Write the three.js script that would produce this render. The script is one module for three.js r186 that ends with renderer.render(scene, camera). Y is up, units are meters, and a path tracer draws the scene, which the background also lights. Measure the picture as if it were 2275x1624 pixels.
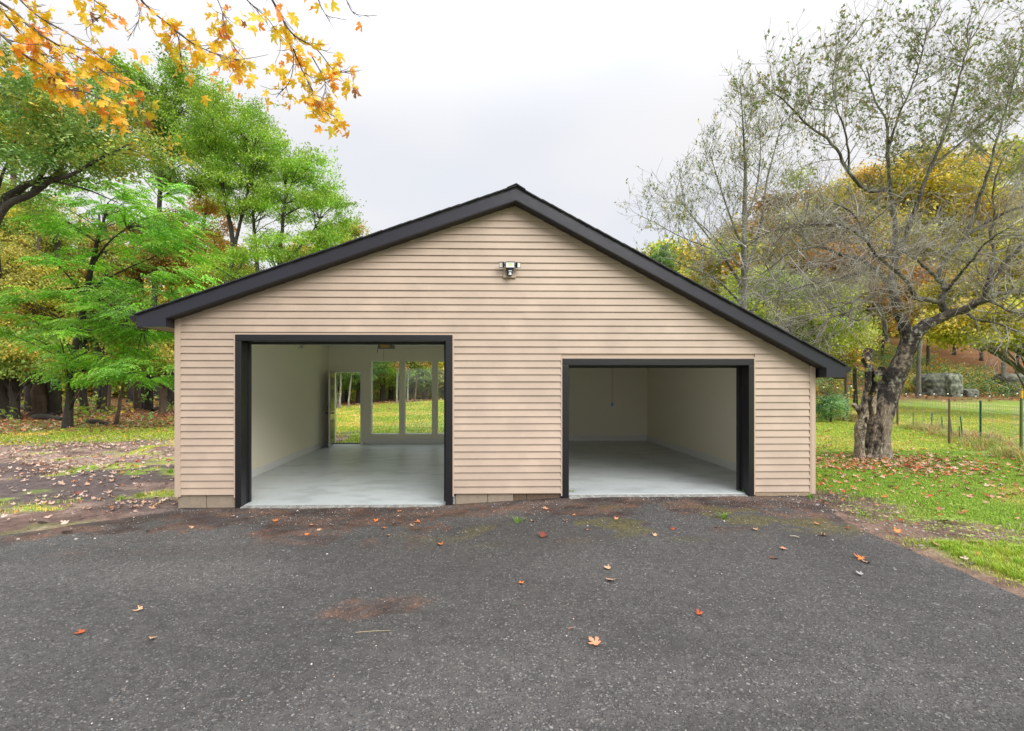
import * as THREE from 'three';
import { mergeGeometries } from 'three/addons/utils/BufferGeometryUtils.js';
import { MarchingCubes } from 'three/addons/objects/MarchingCubes.js';
import { RoundedBoxGeometry } from 'three/addons/geometries/RoundedBoxGeometry.js';

// ------------------------------------------------------------------ camera, sky, sun, exposure
const scene = new THREE.Scene();
const FOCAL = 1100, YAW = THREE.MathUtils.degToRad(1.3), PX0 = 1077, PY0 = 847;   // lens in units of a 2275 x 1624 frame
const EYE = new THREE.Vector3(0, 1.82, 7.2);
const camera = new THREE.PerspectiveCamera(2 * Math.atan(812 / FOCAL) * 180 / Math.PI, 2275 / 1624, 0.05, 600);
camera.position.copy(EYE);
camera.rotation.set(0, -YAW, 0);
camera.setViewOffset(2275, 1624, 1137.5 - PX0, 812 - PY0, 2275, 1624);
camera.updateProjectionMatrix();

const EXPOSURE = 2.5;
function rng(seed) { let s = seed | 0; return () => { s = (s + 0x6d2b79f5) | 0; let t = Math.imul(s ^ (s >>> 15), 1 | s); t = (t + Math.imul(t ^ (t >>> 7), 61 | t)) ^ t; return ((t ^ (t >>> 14)) >>> 0) / 4294967296; }; }
const clamp = THREE.MathUtils.clamp, lerp = THREE.MathUtils.lerp;
const sm = (a, b, x) => { const t = clamp((x - a) / (b - a), 0, 1); return t * t * (3 - 2 * t); };
const h3 = (x, y, z) => { let n = Math.imul(x, 374761393) + Math.imul(y, 668265263) + Math.imul(z, 1440662683) | 0; n = Math.imul(n ^ (n >>> 13), 1274126177); n ^= n >>> 16; return (n >>> 0) / 4294967296; };
function noise3(x, y, z, p = 0) {
  const xi = Math.floor(x), yi = Math.floor(y), zi = Math.floor(z); let fx = x - xi, fy = y - yi, fz = z - zi;
  fx = fx * fx * (3 - 2 * fx); fy = fy * fy * (3 - 2 * fy); fz = fz * fz * (3 - 2 * fz);
  const w = p ? (v) => ((v % p) + p) % p : (v) => v;
  const x0 = w(xi), x1 = w(xi + 1), y0 = w(yi), y1 = w(yi + 1);
  return lerp(lerp(lerp(h3(x0, y0, zi), h3(x1, y0, zi), fx), lerp(h3(x0, y1, zi), h3(x1, y1, zi), fx), fy),
    lerp(lerp(h3(x0, y0, zi + 1), h3(x1, y0, zi + 1), fx), lerp(h3(x0, y1, zi + 1), h3(x1, y1, zi + 1), fx), fy), fz);
}
function fbm(x, y, z = 0, o = 4, p = 0) { let s = 0, a = 0.5, n = 0; for (let i = 0; i < o; i++) { s += a * noise3(x, y, z + i * 17, p); n += a; x *= 2; y *= 2; z *= 2; p *= 2; a *= 0.5; } return s / n; }

{ // overcast sky: brighter towards the zenith, soft grey-blue cloud
  const W = 1024, H = 512, d = new Float32Array(W * H * 4);
  for (let j = 0; j < H; j++) {
    const el = ((j + 0.5) / H - 0.5) * Math.PI, y = Math.sin(el), c = Math.cos(el);
    for (let i = 0; i < W; i++) {
      const az = ((i + 0.5) / W - 0.5) * 2 * Math.PI, x = Math.cos(az) * c, z = Math.sin(az) * c;
      const k = 1 / (Math.max(y, 0) + 0.22), cl = fbm(x * k * 1.1 + 3.1, z * k * 1.1 + 9.2, y * 2, 4), cloud = sm(0.36, 0.66, cl);
      let L = lerp(0.90, 0.92, sm(0.02, 0.5, y)) + 1.6 * sm(0.42, 1, y);
      const t = 1 - cloud;                         // the thicker, greyer-blue cloud
      const o = (j * W + i) * 4;
      if (y < 0) L *= 0.5;
      d[o] = L * (1 - 0.11 * t) / EXPOSURE; d[o + 1] = L * (1 - 0.08 * t) / EXPOSURE; d[o + 2] = L * (1.025 - 0.035 * t) / EXPOSURE; d[o + 3] = 1;
    }
  }
  const sky = new THREE.DataTexture(d, W, H, THREE.RGBAFormat, THREE.FloatType);
  sky.mapping = THREE.EquirectangularReflectionMapping; sky.magFilter = sky.minFilter = THREE.LinearFilter; sky.needsUpdate = true;
  scene.background = sky; scene.environment = sky;
}
const sun = new THREE.DirectionalLight(new THREE.Color(1, 0.965, 0.91), 1.5);
sun.name = 'sun';
sun.position.set(12, 19.5, 21); sun.target.position.set(0, 0, 0);
sun.castShadow = true; sun.shadow.radius = 80; sun.shadow.mapSize.set(2048, 2048);
Object.assign(sun.shadow.camera, { left: -30, right: 30, top: 30, bottom: -30, near: 1, far: 120 });
scene.add(sun, sun.target);
const renderer = new THREE.WebGLRenderer({ antialias: true });
renderer.setSize(1024, 731);
renderer.shadowMap.enabled = true;
renderer.toneMapping = THREE.LinearToneMapping;
renderer.toneMappingExposure = EXPOSURE;

// ------------------------------------------------------------------ helpers
const V = (x, y, z) => new THREE.Vector3(x, y, z);
const FWD = V(Math.sin(YAW), 0, -Math.cos(YAW)), RIGHT = V(Math.cos(YAW), 0, Math.sin(YAW));
// a point measured on the photograph (2275 wide), at a true distance of Z metres in front of the lens
const at = (px, py, Z) => EYE.clone().addScaledVector(FWD, Z).addScaledVector(RIGHT, (px - PX0) / FOCAL * Z).add(V(0, -(py - PY0) / FOCAL * Z, 0));
// the same point where its line of sight meets the ground
function onGround(px, py) {
  let Z = 1; while (Z < 140) { const p = at(px, py, Z); if (p.y <= ground(p.x, p.z)) break; Z += 0.02 + Z * 0.001; }
  const p = at(px, py, Z); p.y = ground(p.x, p.z); return p;
}
const used = new Map();
function numbered(n) { const k = used.get(n) ?? 0; used.set(n, k + 1); return k ? n + '_' + String(k).padStart(3, '0') : n; }
function tag(o, label, category, group, kind) { if (label) o.userData.label = label; if (category) o.userData.category = category; if (group) o.userData.group = group; if (kind) o.userData.kind = kind; return o; }
function thing(name, label, category, pos = [0, 0, 0], group) { const o = new THREE.Group(); o.name = numbered(name); o.position.set(...pos); scene.add(o); return tag(o, label, category, group); }
function part(name, geo, m, parent, label) { const o = new THREE.Mesh(geo, m); o.name = parent === scene ? numbered(name) : name; parent.add(o); if (label) o.userData.label = label; return o; }
function metreUV(g) {   // uv in metres, from the side each face looks to
  if (g.index) g = g.toNonIndexed();
  g.computeVertexNormals();
  const p = g.attributes.position, n = g.attributes.normal, uv = new Float32Array(p.count * 2);
  for (let i = 0; i < p.count; i++) {
    const ax = Math.abs(n.getX(i)), ay = Math.abs(n.getY(i)), az = Math.abs(n.getZ(i));
    const [u, v] = ay >= ax && ay >= az ? [p.getX(i), p.getZ(i)] : ax > az ? [p.getZ(i), p.getY(i)] : [p.getX(i), p.getY(i)];
    uv[2 * i] = u; uv[2 * i + 1] = v;
  }
  g.setAttribute('uv', new THREE.BufferAttribute(uv, 2));
  return g;
}
const box = (x0, x1, y0, y1, z0, z1) => metreUV(new THREE.BoxGeometry(x1 - x0, y1 - y0, z1 - z0).translate((x0 + x1) / 2, (y0 + y1) / 2, (z0 + z1) / 2));
const rbox = (x0, x1, y0, y1, z0, z1, r = 0.006) => new RoundedBoxGeometry(x1 - x0, y1 - y0, z1 - z0, 2, r).translate((x0 + x1) / 2, (y0 + y1) / 2, (z0 + z1) / 2);
const cyl = (r0, r1, h, n = 12) => new THREE.CylinderGeometry(r1, r0, h, n);
const merge = (a) => mergeGeometries(a.map((g) => (g.index ? g.toNonIndexed() : g)).map((g) => { const o = new THREE.BufferGeometry(); for (const k of ['position', 'normal', 'uv']) if (g.attributes[k]) o.setAttribute(k, g.attributes[k]); return o; }));
function prism(points, z0, z1) { const s = new THREE.Shape(points.map(([x, y]) => new THREE.Vector2(x, y))); return metreUV(new THREE.ExtrudeGeometry(s, { depth: z1 - z0, bevelEnabled: false }).translate(0, 0, z0)); }
function wallWithHoles(points, holes, z0, z1) {
  const s = new THREE.Shape(points.map(([x, y]) => new THREE.Vector2(x, y)));
  for (const [x0, x1, y0, y1] of holes) s.holes.push(new THREE.Path([[x0, y0], [x0, y1], [x1, y1], [x1, y0]].map(([x, y]) => new THREE.Vector2(x, y))));
  return metreUV(new THREE.ExtrudeGeometry(s, { depth: z1 - z0, bevelEnabled: false }).translate(0, 0, z0));
}
class Wood {   // collects tapered tubes into one geometry
  constructor() { this.p = []; this.n = []; this.u = []; this.i = []; }
  tube(pts, radii, sides = 6, v0 = 0) {
    const base = this.p.length / 3, N = pts.length; let nx = V(1, 0, 0), v = v0;
    for (let k = 0; k < N; k++) {
      const t = pts[Math.min(k + 1, N - 1)].clone().sub(pts[Math.max(k - 1, 0)]).normalize();
      nx = nx.clone().addScaledVector(t, -nx.dot(t)); if (nx.lengthSq() < 1e-4) nx = V(0, 0, 1).addScaledVector(t, -t.z); nx.normalize();
      const b = t.clone().cross(nx); if (k) v += pts[k].distanceTo(pts[k - 1]);
      for (let s = 0; s <= sides; s++) {
        const a = s / sides * Math.PI * 2, c = Math.cos(a), d = Math.sin(a), ox = nx.x * c + b.x * d, oy = nx.y * c + b.y * d, oz = nx.z * c + b.z * d;
        this.p.push(pts[k].x + ox * radii[k], pts[k].y + oy * radii[k], pts[k].z + oz * radii[k]); this.n.push(ox, oy, oz); this.u.push(s / sides * Math.max(0.25, Math.round(radii[0] * 12) / 2), v);
      }
      if (k) for (let s = 0; s < sides; s++) { const a = base + (k - 1) * (sides + 1) + s, c = a + sides + 1; this.i.push(a, a + 1, c, a + 1, c + 1, c); }
    }
    return this;
  }
  build(tint) {
    const g = new THREE.BufferGeometry();
    g.setAttribute('position', new THREE.BufferAttribute(new Float32Array(this.p), 3)); g.setAttribute('normal', new THREE.BufferAttribute(new Float32Array(this.n), 3)); g.setAttribute('uv', new THREE.BufferAttribute(new Float32Array(this.u), 2));
    g.setIndex(new THREE.BufferAttribute(new Uint32Array(this.i), 1));
    if (tint) { const c = new Float32Array(this.p.length); for (let k = 0; k < c.length; k += 3) { const t = tint(this.p[k], this.p[k + 1], this.p[k + 2]); c[k] = t[0]; c[k + 1] = t[1]; c[k + 2] = t[2]; } g.setAttribute('color', new THREE.BufferAttribute(c, 3)); }
    return g;
  }
}
const gauss = (R) => (R() + R() + R() + R() - 2) * 1.0;

// ------------------------------------------------------------------ textures and materials
function tex(W, fn, srgb = false) {   // fn(i, j) -> [r, g, b] 0..1 (linear unless srgb)
  const d = new Uint8Array(W * W * 4);
  for (let j = 0; j < W; j++) for (let i = 0; i < W; i++) { const c = fn(i, j), o = (j * W + i) * 4; for (let k = 0; k < 3; k++) d[o + k] = clamp(Math.round((Array.isArray(c) ? c[k] : c) * 255), 0, 255); d[o + 3] = 255; }
  const t = new THREE.DataTexture(d, W, W); t.wrapS = t.wrapT = THREE.RepeatWrapping; t.magFilter = t.minFilter = THREE.LinearFilter; if (srgb) t.colorSpace = THREE.SRGBColorSpace; t.needsUpdate = true; return t;
}
const rep = (t, s) => { const c = t.clone(); c.repeat.set(1 / s, 1 / s); c.needsUpdate = true; return c; };
const rgb = (r, g, b) => new THREE.Color().setRGB(r, g, b);
const mat = (c, roughness = 0.8, more = {}) => new THREE.MeshStandardMaterial({ color: Array.isArray(c) ? rgb(...c) : c, roughness, ...more });

// asphalt: crushed stone bound in tar, 1.5 m tile
let asphaltMap, asphaltBump;
{
  const W = 1024, R = rng(11), hgt = new Float32Array(W * W).fill(0.25), col = new Float32Array(W * W * 3);
  for (let j = 0; j < W; j++) for (let i = 0; i < W; i++) { const o = j * W + i, f = fbm(i / 24, j / 24, 1, 3, 1024 / 24 | 0); const v = 0.24 + 0.22 * (f - 0.5); col[o * 3] = col[o * 3 + 1] = col[o * 3 + 2] = v; }
  for (let k = 0; k < 13000; k++) {
    const cx = R() * W, cy = R() * W, a = 1.6 + 5.4 * R() * R() + R() * 1.2, b = a * (0.45 + 0.5 * R()), th = R() * 3.14, c = Math.cos(th), s = Math.sin(th), top = 0.35 + 0.6 * R(), v = 0.30 + 0.62 * R() * R() + (R() < 0.012 ? 0.35 : 0);
    const w = (R() - 0.5) * 0.06, sl = (R() - 0.5) * 0.3, sl2 = (R() - 0.5) * 0.3, n = Math.ceil(a) + 1;
    for (let y = -n; y <= n; y++) for (let x = -n; x <= n; x++) {
      const u = (x * c + y * s) / a, t = (-x * s + y * c) / b, q = u * u + t * t; if (q > 1) continue;
      const o = (((Math.floor(cy) + y + W) % W) * W + ((Math.floor(cx) + x + W) % W));
      const hh = top * (1 - 0.45 * q * q) + u * sl + t * sl2; if (hh > hgt[o]) { hgt[o] = hh; col[o * 3] = v + w; col[o * 3 + 1] = v + w * 0.2; col[o * 3 + 2] = v - w * 0.6; }
    }
  }
  asphaltMap = rep(tex(W, (i, j) => { const o = (j * W + i) * 3; return [col[o], col[o + 1], col[o + 2]]; }), 2.1);
  asphaltBump = rep(tex(W, (i, j) => hgt[j * W + i]), 2.1);
}
const soilTex = tex(512, (i, j) => { const a = fbm(i / 8, j / 8, 5, 3, 64), b = fbm(i / 32, j / 32, 7, 4, 16), g = h3(i, j, 3); return 0.52 + 0.5 * (a - 0.5) + 0.5 * (b - 0.5) + 0.22 * (g - 0.5); });
const barkTex = tex(512, (i, j) => { const wv = fbm(i / 64, j / 64, 2, 3, 8) * 5, r = fbm(i / 10 + wv, j / 52, 3, 4, 0) , e = Math.min(1, Math.min(i, 511 - i) / 20); const q = Math.abs(r - 0.5) * 2.6; const f = fbm(i / 6, j / 9, 9, 2); return lerp(0.6, clamp(0.28 + q * 0.75 + 0.3 * (f - 0.5), 0.1, 1), e); });
const mottle = tex(512, (i, j) => { const a = fbm(i / 64, j / 64, 1, 5, 8), g = h3(i, j, 8); return 0.86 + 0.26 * (a - 0.5) + 0.05 * (g - 0.5); });
const stainTex = tex(512, (i, j) => { const w = fbm(i / 80, j / 40, 5, 3) * 1.5, a = fbm(i / 64 + w, j / 32, 31, 5, 0), e = sm(0, 40, Math.min(i, 511 - i, j, 511 - j)), g = h3(i, j, 8), s = h3(i >> 1, j >> 1, 77) < 0.004 ? 0.35 : 0; return lerp(0.9, 0.92 - 0.17 * sm(0.4, 0.75, a) + 0.1 * (fbm(i / 12, j / 7, 3, 3) - 0.5), e) + 0.05 * (g - 0.5) - s; });
const grainTex = tex(256, (i, j) => 0.5 + 0.5 * (fbm(i / 32, j / 2, 4, 3, 8) - 0.5) + 0.12 * (h3(i, j, 1) - 0.5));

const M = {
  siding: mat([0.505, 0.392, 0.306], 0.55, { map: rep(mottle, 2.3), bumpMap: rep(grainTex, 0.5), bumpScale: 0.0006 }),
  trim: mat([0.465, 0.357, 0.277], 0.5, { bumpMap: rep(grainTex, 0.5), bumpScale: 0.0004 }),
  black: mat([0.008, 0.008, 0.01], 0.36, { bumpMap: rep(mottle, 0.9), bumpScale: 0.004 }),
  fascia: mat([0.017, 0.017, 0.026], 0.3, { bumpMap: rep(mottle, 0.9), bumpScale: 0.005 }),
  soffit: mat([0.012, 0.012, 0.014], 0.5),
  eaveSoffit: mat([0.34, 0.24, 0.2], 0.6),
  shingle: mat([0.035, 0.035, 0.04], 0.95, { bumpMap: rep(soilTex, 0.3), bumpScale: 0.003 }),
  drywall: mat([0.92, 0.87, 0.70], 0.85, { bumpMap: rep(mottle, 0.25), bumpScale: 0.0006 }),
  ceiling: mat([0.9, 0.89, 0.85], 0.9),
  white: mat([0.82, 0.82, 0.80], 0.4),
  floor: mat([0.56, 0.61, 0.625], 0.34, { map: rep(stainTex, 3.1), bumpMap: rep(soilTex, 0.5), bumpScale: 0.001 }),
  apron: mat([0.52, 0.52, 0.49], 0.85, { map: rep(soilTex, 0.7), bumpMap: rep(soilTex, 0.35), bumpScale: 0.006 }),
  block: mat([0.37, 0.305, 0.23], 0.95, { map: rep(mottle, 0.8), bumpMap: rep(soilTex, 0.3), bumpScale: 0.008 }),
  brickOrange: mat([0.24, 0.16, 0.105], 0.95, { map: rep(soilTex, 0.5), bumpMap: rep(soilTex, 0.3), bumpScale: 0.006 }),
  sill: mat([0.60, 0.46, 0.31], 0.8, { map: rep(grainTex, 0.6) }),
  glass: new THREE.MeshPhysicalMaterial({ color: rgb(0.95, 0.97, 0.96), roughness: 0.02, transmission: 1, thickness: 0, ior: 1.5 }),
  doorFace: mat([0.055, 0.062, 0.045], 0.22),
  darkMetal: mat([0.02, 0.02, 0.02], 0.35, { metalness: 0.6 }),
  steel: mat([0.45, 0.46, 0.45], 0.35, { metalness: 0.9 }),
  grayPlastic: mat([0.16, 0.17, 0.16], 0.5),
  lens: new THREE.MeshPhysicalMaterial({ color: rgb(0.75, 0.5, 0.14), roughness: 0.5, transmission: 0.35, thickness: 0 }),
  red: mat([0.45, 0.03, 0.02], 0.5), blue: mat([0.02, 0.16, 0.36], 0.5),
  ledLens: mat([0.72, 0.74, 0.74], 0.25), ledChip: mat([0.62, 0.66, 0.3], 0.4), navy: mat([0.028, 0.028, 0.045], 0.4),
  bark: mat([1, 1, 1], 0.95, { map: rep(barkTex, 0.8), bumpMap: rep(barkTex, 0.8), bumpScale: 0.02, vertexColors: true }),
  twig: mat([1, 1, 1], 0.9, { vertexColors: true }),
  leaf: new THREE.MeshPhysicalMaterial({ color: 0xffffff, roughness: 0.6, transmission: 0.5, thickness: 0, vertexColors: true, side: THREE.DoubleSide, specularIntensity: 0.7 }),
  litter: mat([1, 1, 1], 0.8, { vertexColors: true, side: THREE.DoubleSide }),
  grass: new THREE.MeshPhysicalMaterial({ color: 0xffffff, roughness: 0.7, transmission: 0.3, thickness: 0, vertexColors: true, side: THREE.DoubleSide, specularIntensity: 0.5 }),
  soil: mat([1, 1, 1], 0.97, { map: rep(soilTex, 1.3), bumpMap: rep(soilTex, 0.9), bumpScale: 0.03, vertexColors: true }),
  asphalt: mat([1, 1, 1], 0.82, { map: asphaltMap, bumpMap: asphaltBump, bumpScale: 0.016, vertexColors: true }),
  stone: mat([1, 1, 1], 0.9, { vertexColors: true }),
  rock: mat([1, 1, 1], 0.95, { vertexColors: true, bumpMap: rep(soilTex, 1.2), bumpScale: 0.05 }),
};
// ------------------------------------------------------------------ ground
function hillHeight(x, z) {
  let h = 6.5 * sm(-21, -52, z) * sm(5, 15, x) + 1.0 * sm(-40, -75, z);
  h += 1.2 * sm(-55, -100, z);
  return h;
}
function ground(x, z) {
  let h = 0.13 * sm(-1.2, 2.0, x) * (1 - 0.7 * sm(0.3, 4, z));
  h += 0.09 * sm(5, 12, x) * sm(3, -3, z);
  h += clamp((x + 10) * 0.035, -0.1, 0.4) * sm(-8, -30, z);
  h += 0.05 * (fbm(x * 0.35, z * 0.35, 3, 3) - 0.5) * (1 - sm(-7, -4.6, x) * sm(5.6, 4.9, x) * sm(-1, 0, z) * 0.9);
  return h + hillHeight(x, z);
}
// how far inside the asphalt, metres
function inAsphalt(x, z) {
  const ze = x > -4.2 ? -0.15 : Math.min(0.12 + (-4.2 - x) * 0.8, 1.25 + (-5.6 - x) * 0.06), w = 0.35 * (fbm(x * 1.3, z * 1.3, 8, 4) - 0.5);
  const xr = 4.52 + 0.35 * sm(1.4, 0.1, z) + 0.5 * w;
  return Math.min(z - ze + (x < -4.2 ? w : 0), xr - x);
}
const inGarage = (x, z) => x > -4.2 && x < 4.98 && z > -7.02 && z < -0.06;
// edge of the woods: z of the first trees at each x
function woodsEdge(x) {
  const e = [[-60, -8], [-16.5, -9.9], [-15.2, -11.4], [-12, -12.8], [-10.6, -18], [-9.7, -29], [-2.5, -33.5], [5, -36], [9, -27.5], [16, -24.5], [30, -23], [70, -20]];
  for (let k = 1; k < e.length; k++) if (x < e[k][0]) return lerp(e[k - 1][1], e[k][1], (x - e[k - 1][0]) / (e[k][0] - e[k - 1][0]));
  return -20;
}
const woodsFloor = (x, z) => sm(-1.4, 1.2, woodsEdge(x) - z + 3 * (fbm(x * 0.5, z * 0.5, 4, 3) - 0.5));
// bare earth, 0..1
function bareEarth(x, z) {
  const n = fbm(x * 1.1, z * 1.1, 2, 4);
  let b = 0;
  if (x < -4) { const edge = -7.6 - (x + 14) * 0.33; b = sm(edge - 0.5, edge + 0.7, z + 1.6 * (n - 0.5)) * sm(0.70, 0.6, n); b = Math.max(b, sm(0.9, 0.2, Math.abs(inAsphalt(x, z))) * 0.8); }
  if (x > 4) {
    b = Math.max(b, sm(-0.75, -0.1, inAsphalt(x, z) + 0.7 * (n - 0.5)) );
    b = Math.max(b, sm(0.55, 0.25, Math.abs(z - 1.55 - 0.1 * (x - 5)) + 0.9 * (n - 0.5)) * sm(8.5, 5.5, x));
    b = Math.max(b, sm(0.8, 0.1, Math.hypot(x - 5.0, (z - 0.4) * 0.9) - 0.5 + (n - 0.5)));
    b = Math.max(b, 0.75 * sm(1.5, 0.4, Math.hypot((x - 8.3) * 0.8, z + 2.4) + 1.2 * (n - 0.5)));
  }
  return clamp(b, 0, 1);
}
const mixc = (a, b, t) => [lerp(a[0], b[0], t), lerp(a[1], b[1], t), lerp(a[2], b[2], t)];
function groundColour(x, z) {
  const n = fbm(x * 0.6, z * 0.6, 6, 4), n2 = fbm(x * 3, z * 3, 12, 3);
  let c = mixc([0.22, 0.33, 0.04], [0.40, 0.42, 0.10], sm(0.46, 0.72, n));
  const soil = mixc([0.145, 0.088, 0.07], [0.34, 0.24, 0.195], sm(0.38, 0.62, n2 * 0.5 + n * 0.5));
  c = mixc(c, x > 4 ? mixc([0.10, 0.06, 0.043], [0.21, 0.135, 0.10], sm(0.38, 0.62, n2 * 0.5 + n * 0.5)) : x < -4 ? mixc(soil, [0.115, 0.085, 0.08], sm(0.5, 0.64, fbm(x * 0.28, z * 0.9, 21, 3))) : soil, bareEarth(x, z));
  const f = woodsFloor(x, z);
  const litter = mixc([0.17, 0.075, 0.03], [0.10, 0.12, 0.03], sm(0.52, 0.66, fbm(x * 0.22, z * 0.22, 31, 3)) * (x < 4 ? 1 : 0.5));
  c = mixc(c, mixc(litter, [0.25, 0.11, 0.04], n2 * 0.6), f);
  return c.map((v) => v / 0.52);
}
{
  const steps = (list) => { const o = []; for (const [a, b, s] of list) for (let v = a; v < b - 1e-6; v += s) o.push(v); o.push(list[list.length - 1][1]); return o; };
  const X = steps([[-160, -40, 6], [-40, -24, 0.8], [-24, -14, 0.25], [-14, 14, 0.1], [14, 26, 0.25], [26, 50, 1], [50, 160, 6]]);
  const Z = steps([[-170, -70, 6], [-70, -40, 1], [-40, -14, 0.4], [-14, 6, 0.1], [6, 20, 0.8], [20, 60, 5]]);
  const nx = X.length, nz = Z.length, p = new Float32Array(nx * nz * 3), c = new Float32Array(nx * nz * 3), u = new Float32Array(nx * nz * 2), idx = new Uint32Array((nx - 1) * (nz - 1) * 6);
  let q = 0;
  for (let j = 0; j < nz; j++) for (let i = 0; i < nx; i++) {
    const o = j * nx + i, x = X[i], z = Z[j]; let y = ground(x, z); const a = inAsphalt(x, z);
    if (z > -0.2) y -= 0.05 * sm(0.0, 0.25, a);
    if (inGarage(x, z)) y = -0.2; else y += 0.03 * (fbm(x * 4, z * 4, 1, 2) - 0.5) * (a > 0 ? 0 : 1);
    p.set([x, y, z], o * 3); c.set(groundColour(x, z), o * 3); u.set([x, z], o * 2);
    if (i && j) { const b = o - 1, d = o - nx, e = d - 1; idx.set([e, b, d, d, b, o], q); q += 6; }
  }
  const g = new THREE.BufferGeometry(); g.setAttribute('position', new THREE.BufferAttribute(p, 3)); g.setAttribute('color', new THREE.BufferAttribute(c, 3)); g.setAttribute('uv', new THREE.BufferAttribute(u, 2)); g.setIndex(new THREE.BufferAttribute(idx, 1)); g.computeVertexNormals();
  tag(part('ground', g, M.soil, scene), 'lawn, bare earth and leaf covered woodland floor around the garage', null, null, 'structure');
}
// reddish mud washed over the asphalt, moss, and a muddy hollow
function mud(x, z) {
  const n = fbm(x * 1.7, z * 2.6, 40, 5), n2 = fbm(x * 6, z * 6, 44, 3), w = n * 0.75 + n2 * 0.25;
  const reach = 0.61 - 0.25 * sm(1.8, 0.2, z) - 0.05 * sm(-1, 4.5, x) * sm(1.5, 0.2, z) - 0.12 * sm(0.6, 0.0, Math.min(4.6 - x, 9)) ;
  let m = sm(reach - 0.035, reach + 0.06, w) * sm(2.3, 1.2, z + 0.8 * (n2 - 0.5));
  const q = Math.hypot((x + 0.78) / 0.42, (z - 3.2 + 0.12 * (x + 0.78)) / 0.19) + 1.1 * (n2 - 0.5);
  return Math.max(m, 0.85 * sm(1.05, 0.7, q));
}
const moss = (x, z) => sm(0.56, 0.66, fbm(x * 2.2, z * 3.2, 60, 4)) * sm(2.1, 1.4, z) * sm(0.3, 0.9, z + 0.3 * sm(3, 5, x)) * sm(-1.5, 1, x);
{
  const X = [], Z = []; for (let x = -14; x <= 5.3; x += 0.05) X.push(x); for (let z = -0.15; z < 5.3; z += 0.05) Z.push(z); for (let z = 5.5; z <= 14; z += 0.5) Z.push(z);
  const nx = X.length, nz = Z.length, p = [], c = [], u = [], idx = [];
  for (let j = 0; j < nz; j++) for (let i = 0; i < nx; i++) {
    const x = X[i], z = Z[j], d = inAsphalt(x, z), o = j * nx + i;
    const m = mud(x, z), k = moss(x, z), big = fbm(x * 0.8, z * 0.8, 70, 4), worn = fbm(x * 0.35, z * 1.6, 77, 4);
    let y = ground(x, z) - 0.012 + 0.016 * sm(-0.06, 0.06, d) - (d < 0 ? Math.min(0.2, -d * 0.5) : 0) + 0.012 * (fbm(x * 1.2, z * 1.2, 50, 3) - 0.5) * sm(0, 0.6, z) + 0.006 * m * (fbm(x * 9, z * 9, 3, 2) - 0.3);
    p.push(x, y, z);
    let a = 0.215 + 0.17 * (big - 0.5) + 0.05 * sm(0.48, 0.66, worn) ; let col = [a * 1.03, a * 0.985, a * 0.945];
    const mudc = mixc([0.13, 0.066, 0.048], [0.46, 0.25, 0.165], sm(0.3, 0.72, fbm(x * 3, z * 5, 81, 4)));
    col = mixc(col, mudc, m * (0.45 + 0.5 * sm(0.4, 0.6, fbm(x * 7, z * 10, 85, 3)))); col = mixc(col, [0.36, 0.31, 0.05], k * 0.6);
    c.push(...col); u.push(x, z);
    if (i && j) { const b = o - 1, e = o - nx, f = e - 1; if (d > -0.4) idx.push(f, b, e, e, b, o); }
  }
  const g = new THREE.BufferGeometry(); g.setAttribute('position', new THREE.BufferAttribute(new Float32Array(p), 3)); g.setAttribute('color', new THREE.BufferAttribute(new Float32Array(c), 3)); g.setAttribute('uv', new THREE.BufferAttribute(new Float32Array(u), 2)); g.setIndex(new THREE.BufferAttribute(new Uint32Array(idx), 1)); g.computeVertexNormals();
  tag(part('driveway', g, M.asphalt, scene), 'dark asphalt driveway in front of the garage doors', null, null, 'structure');
}

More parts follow.
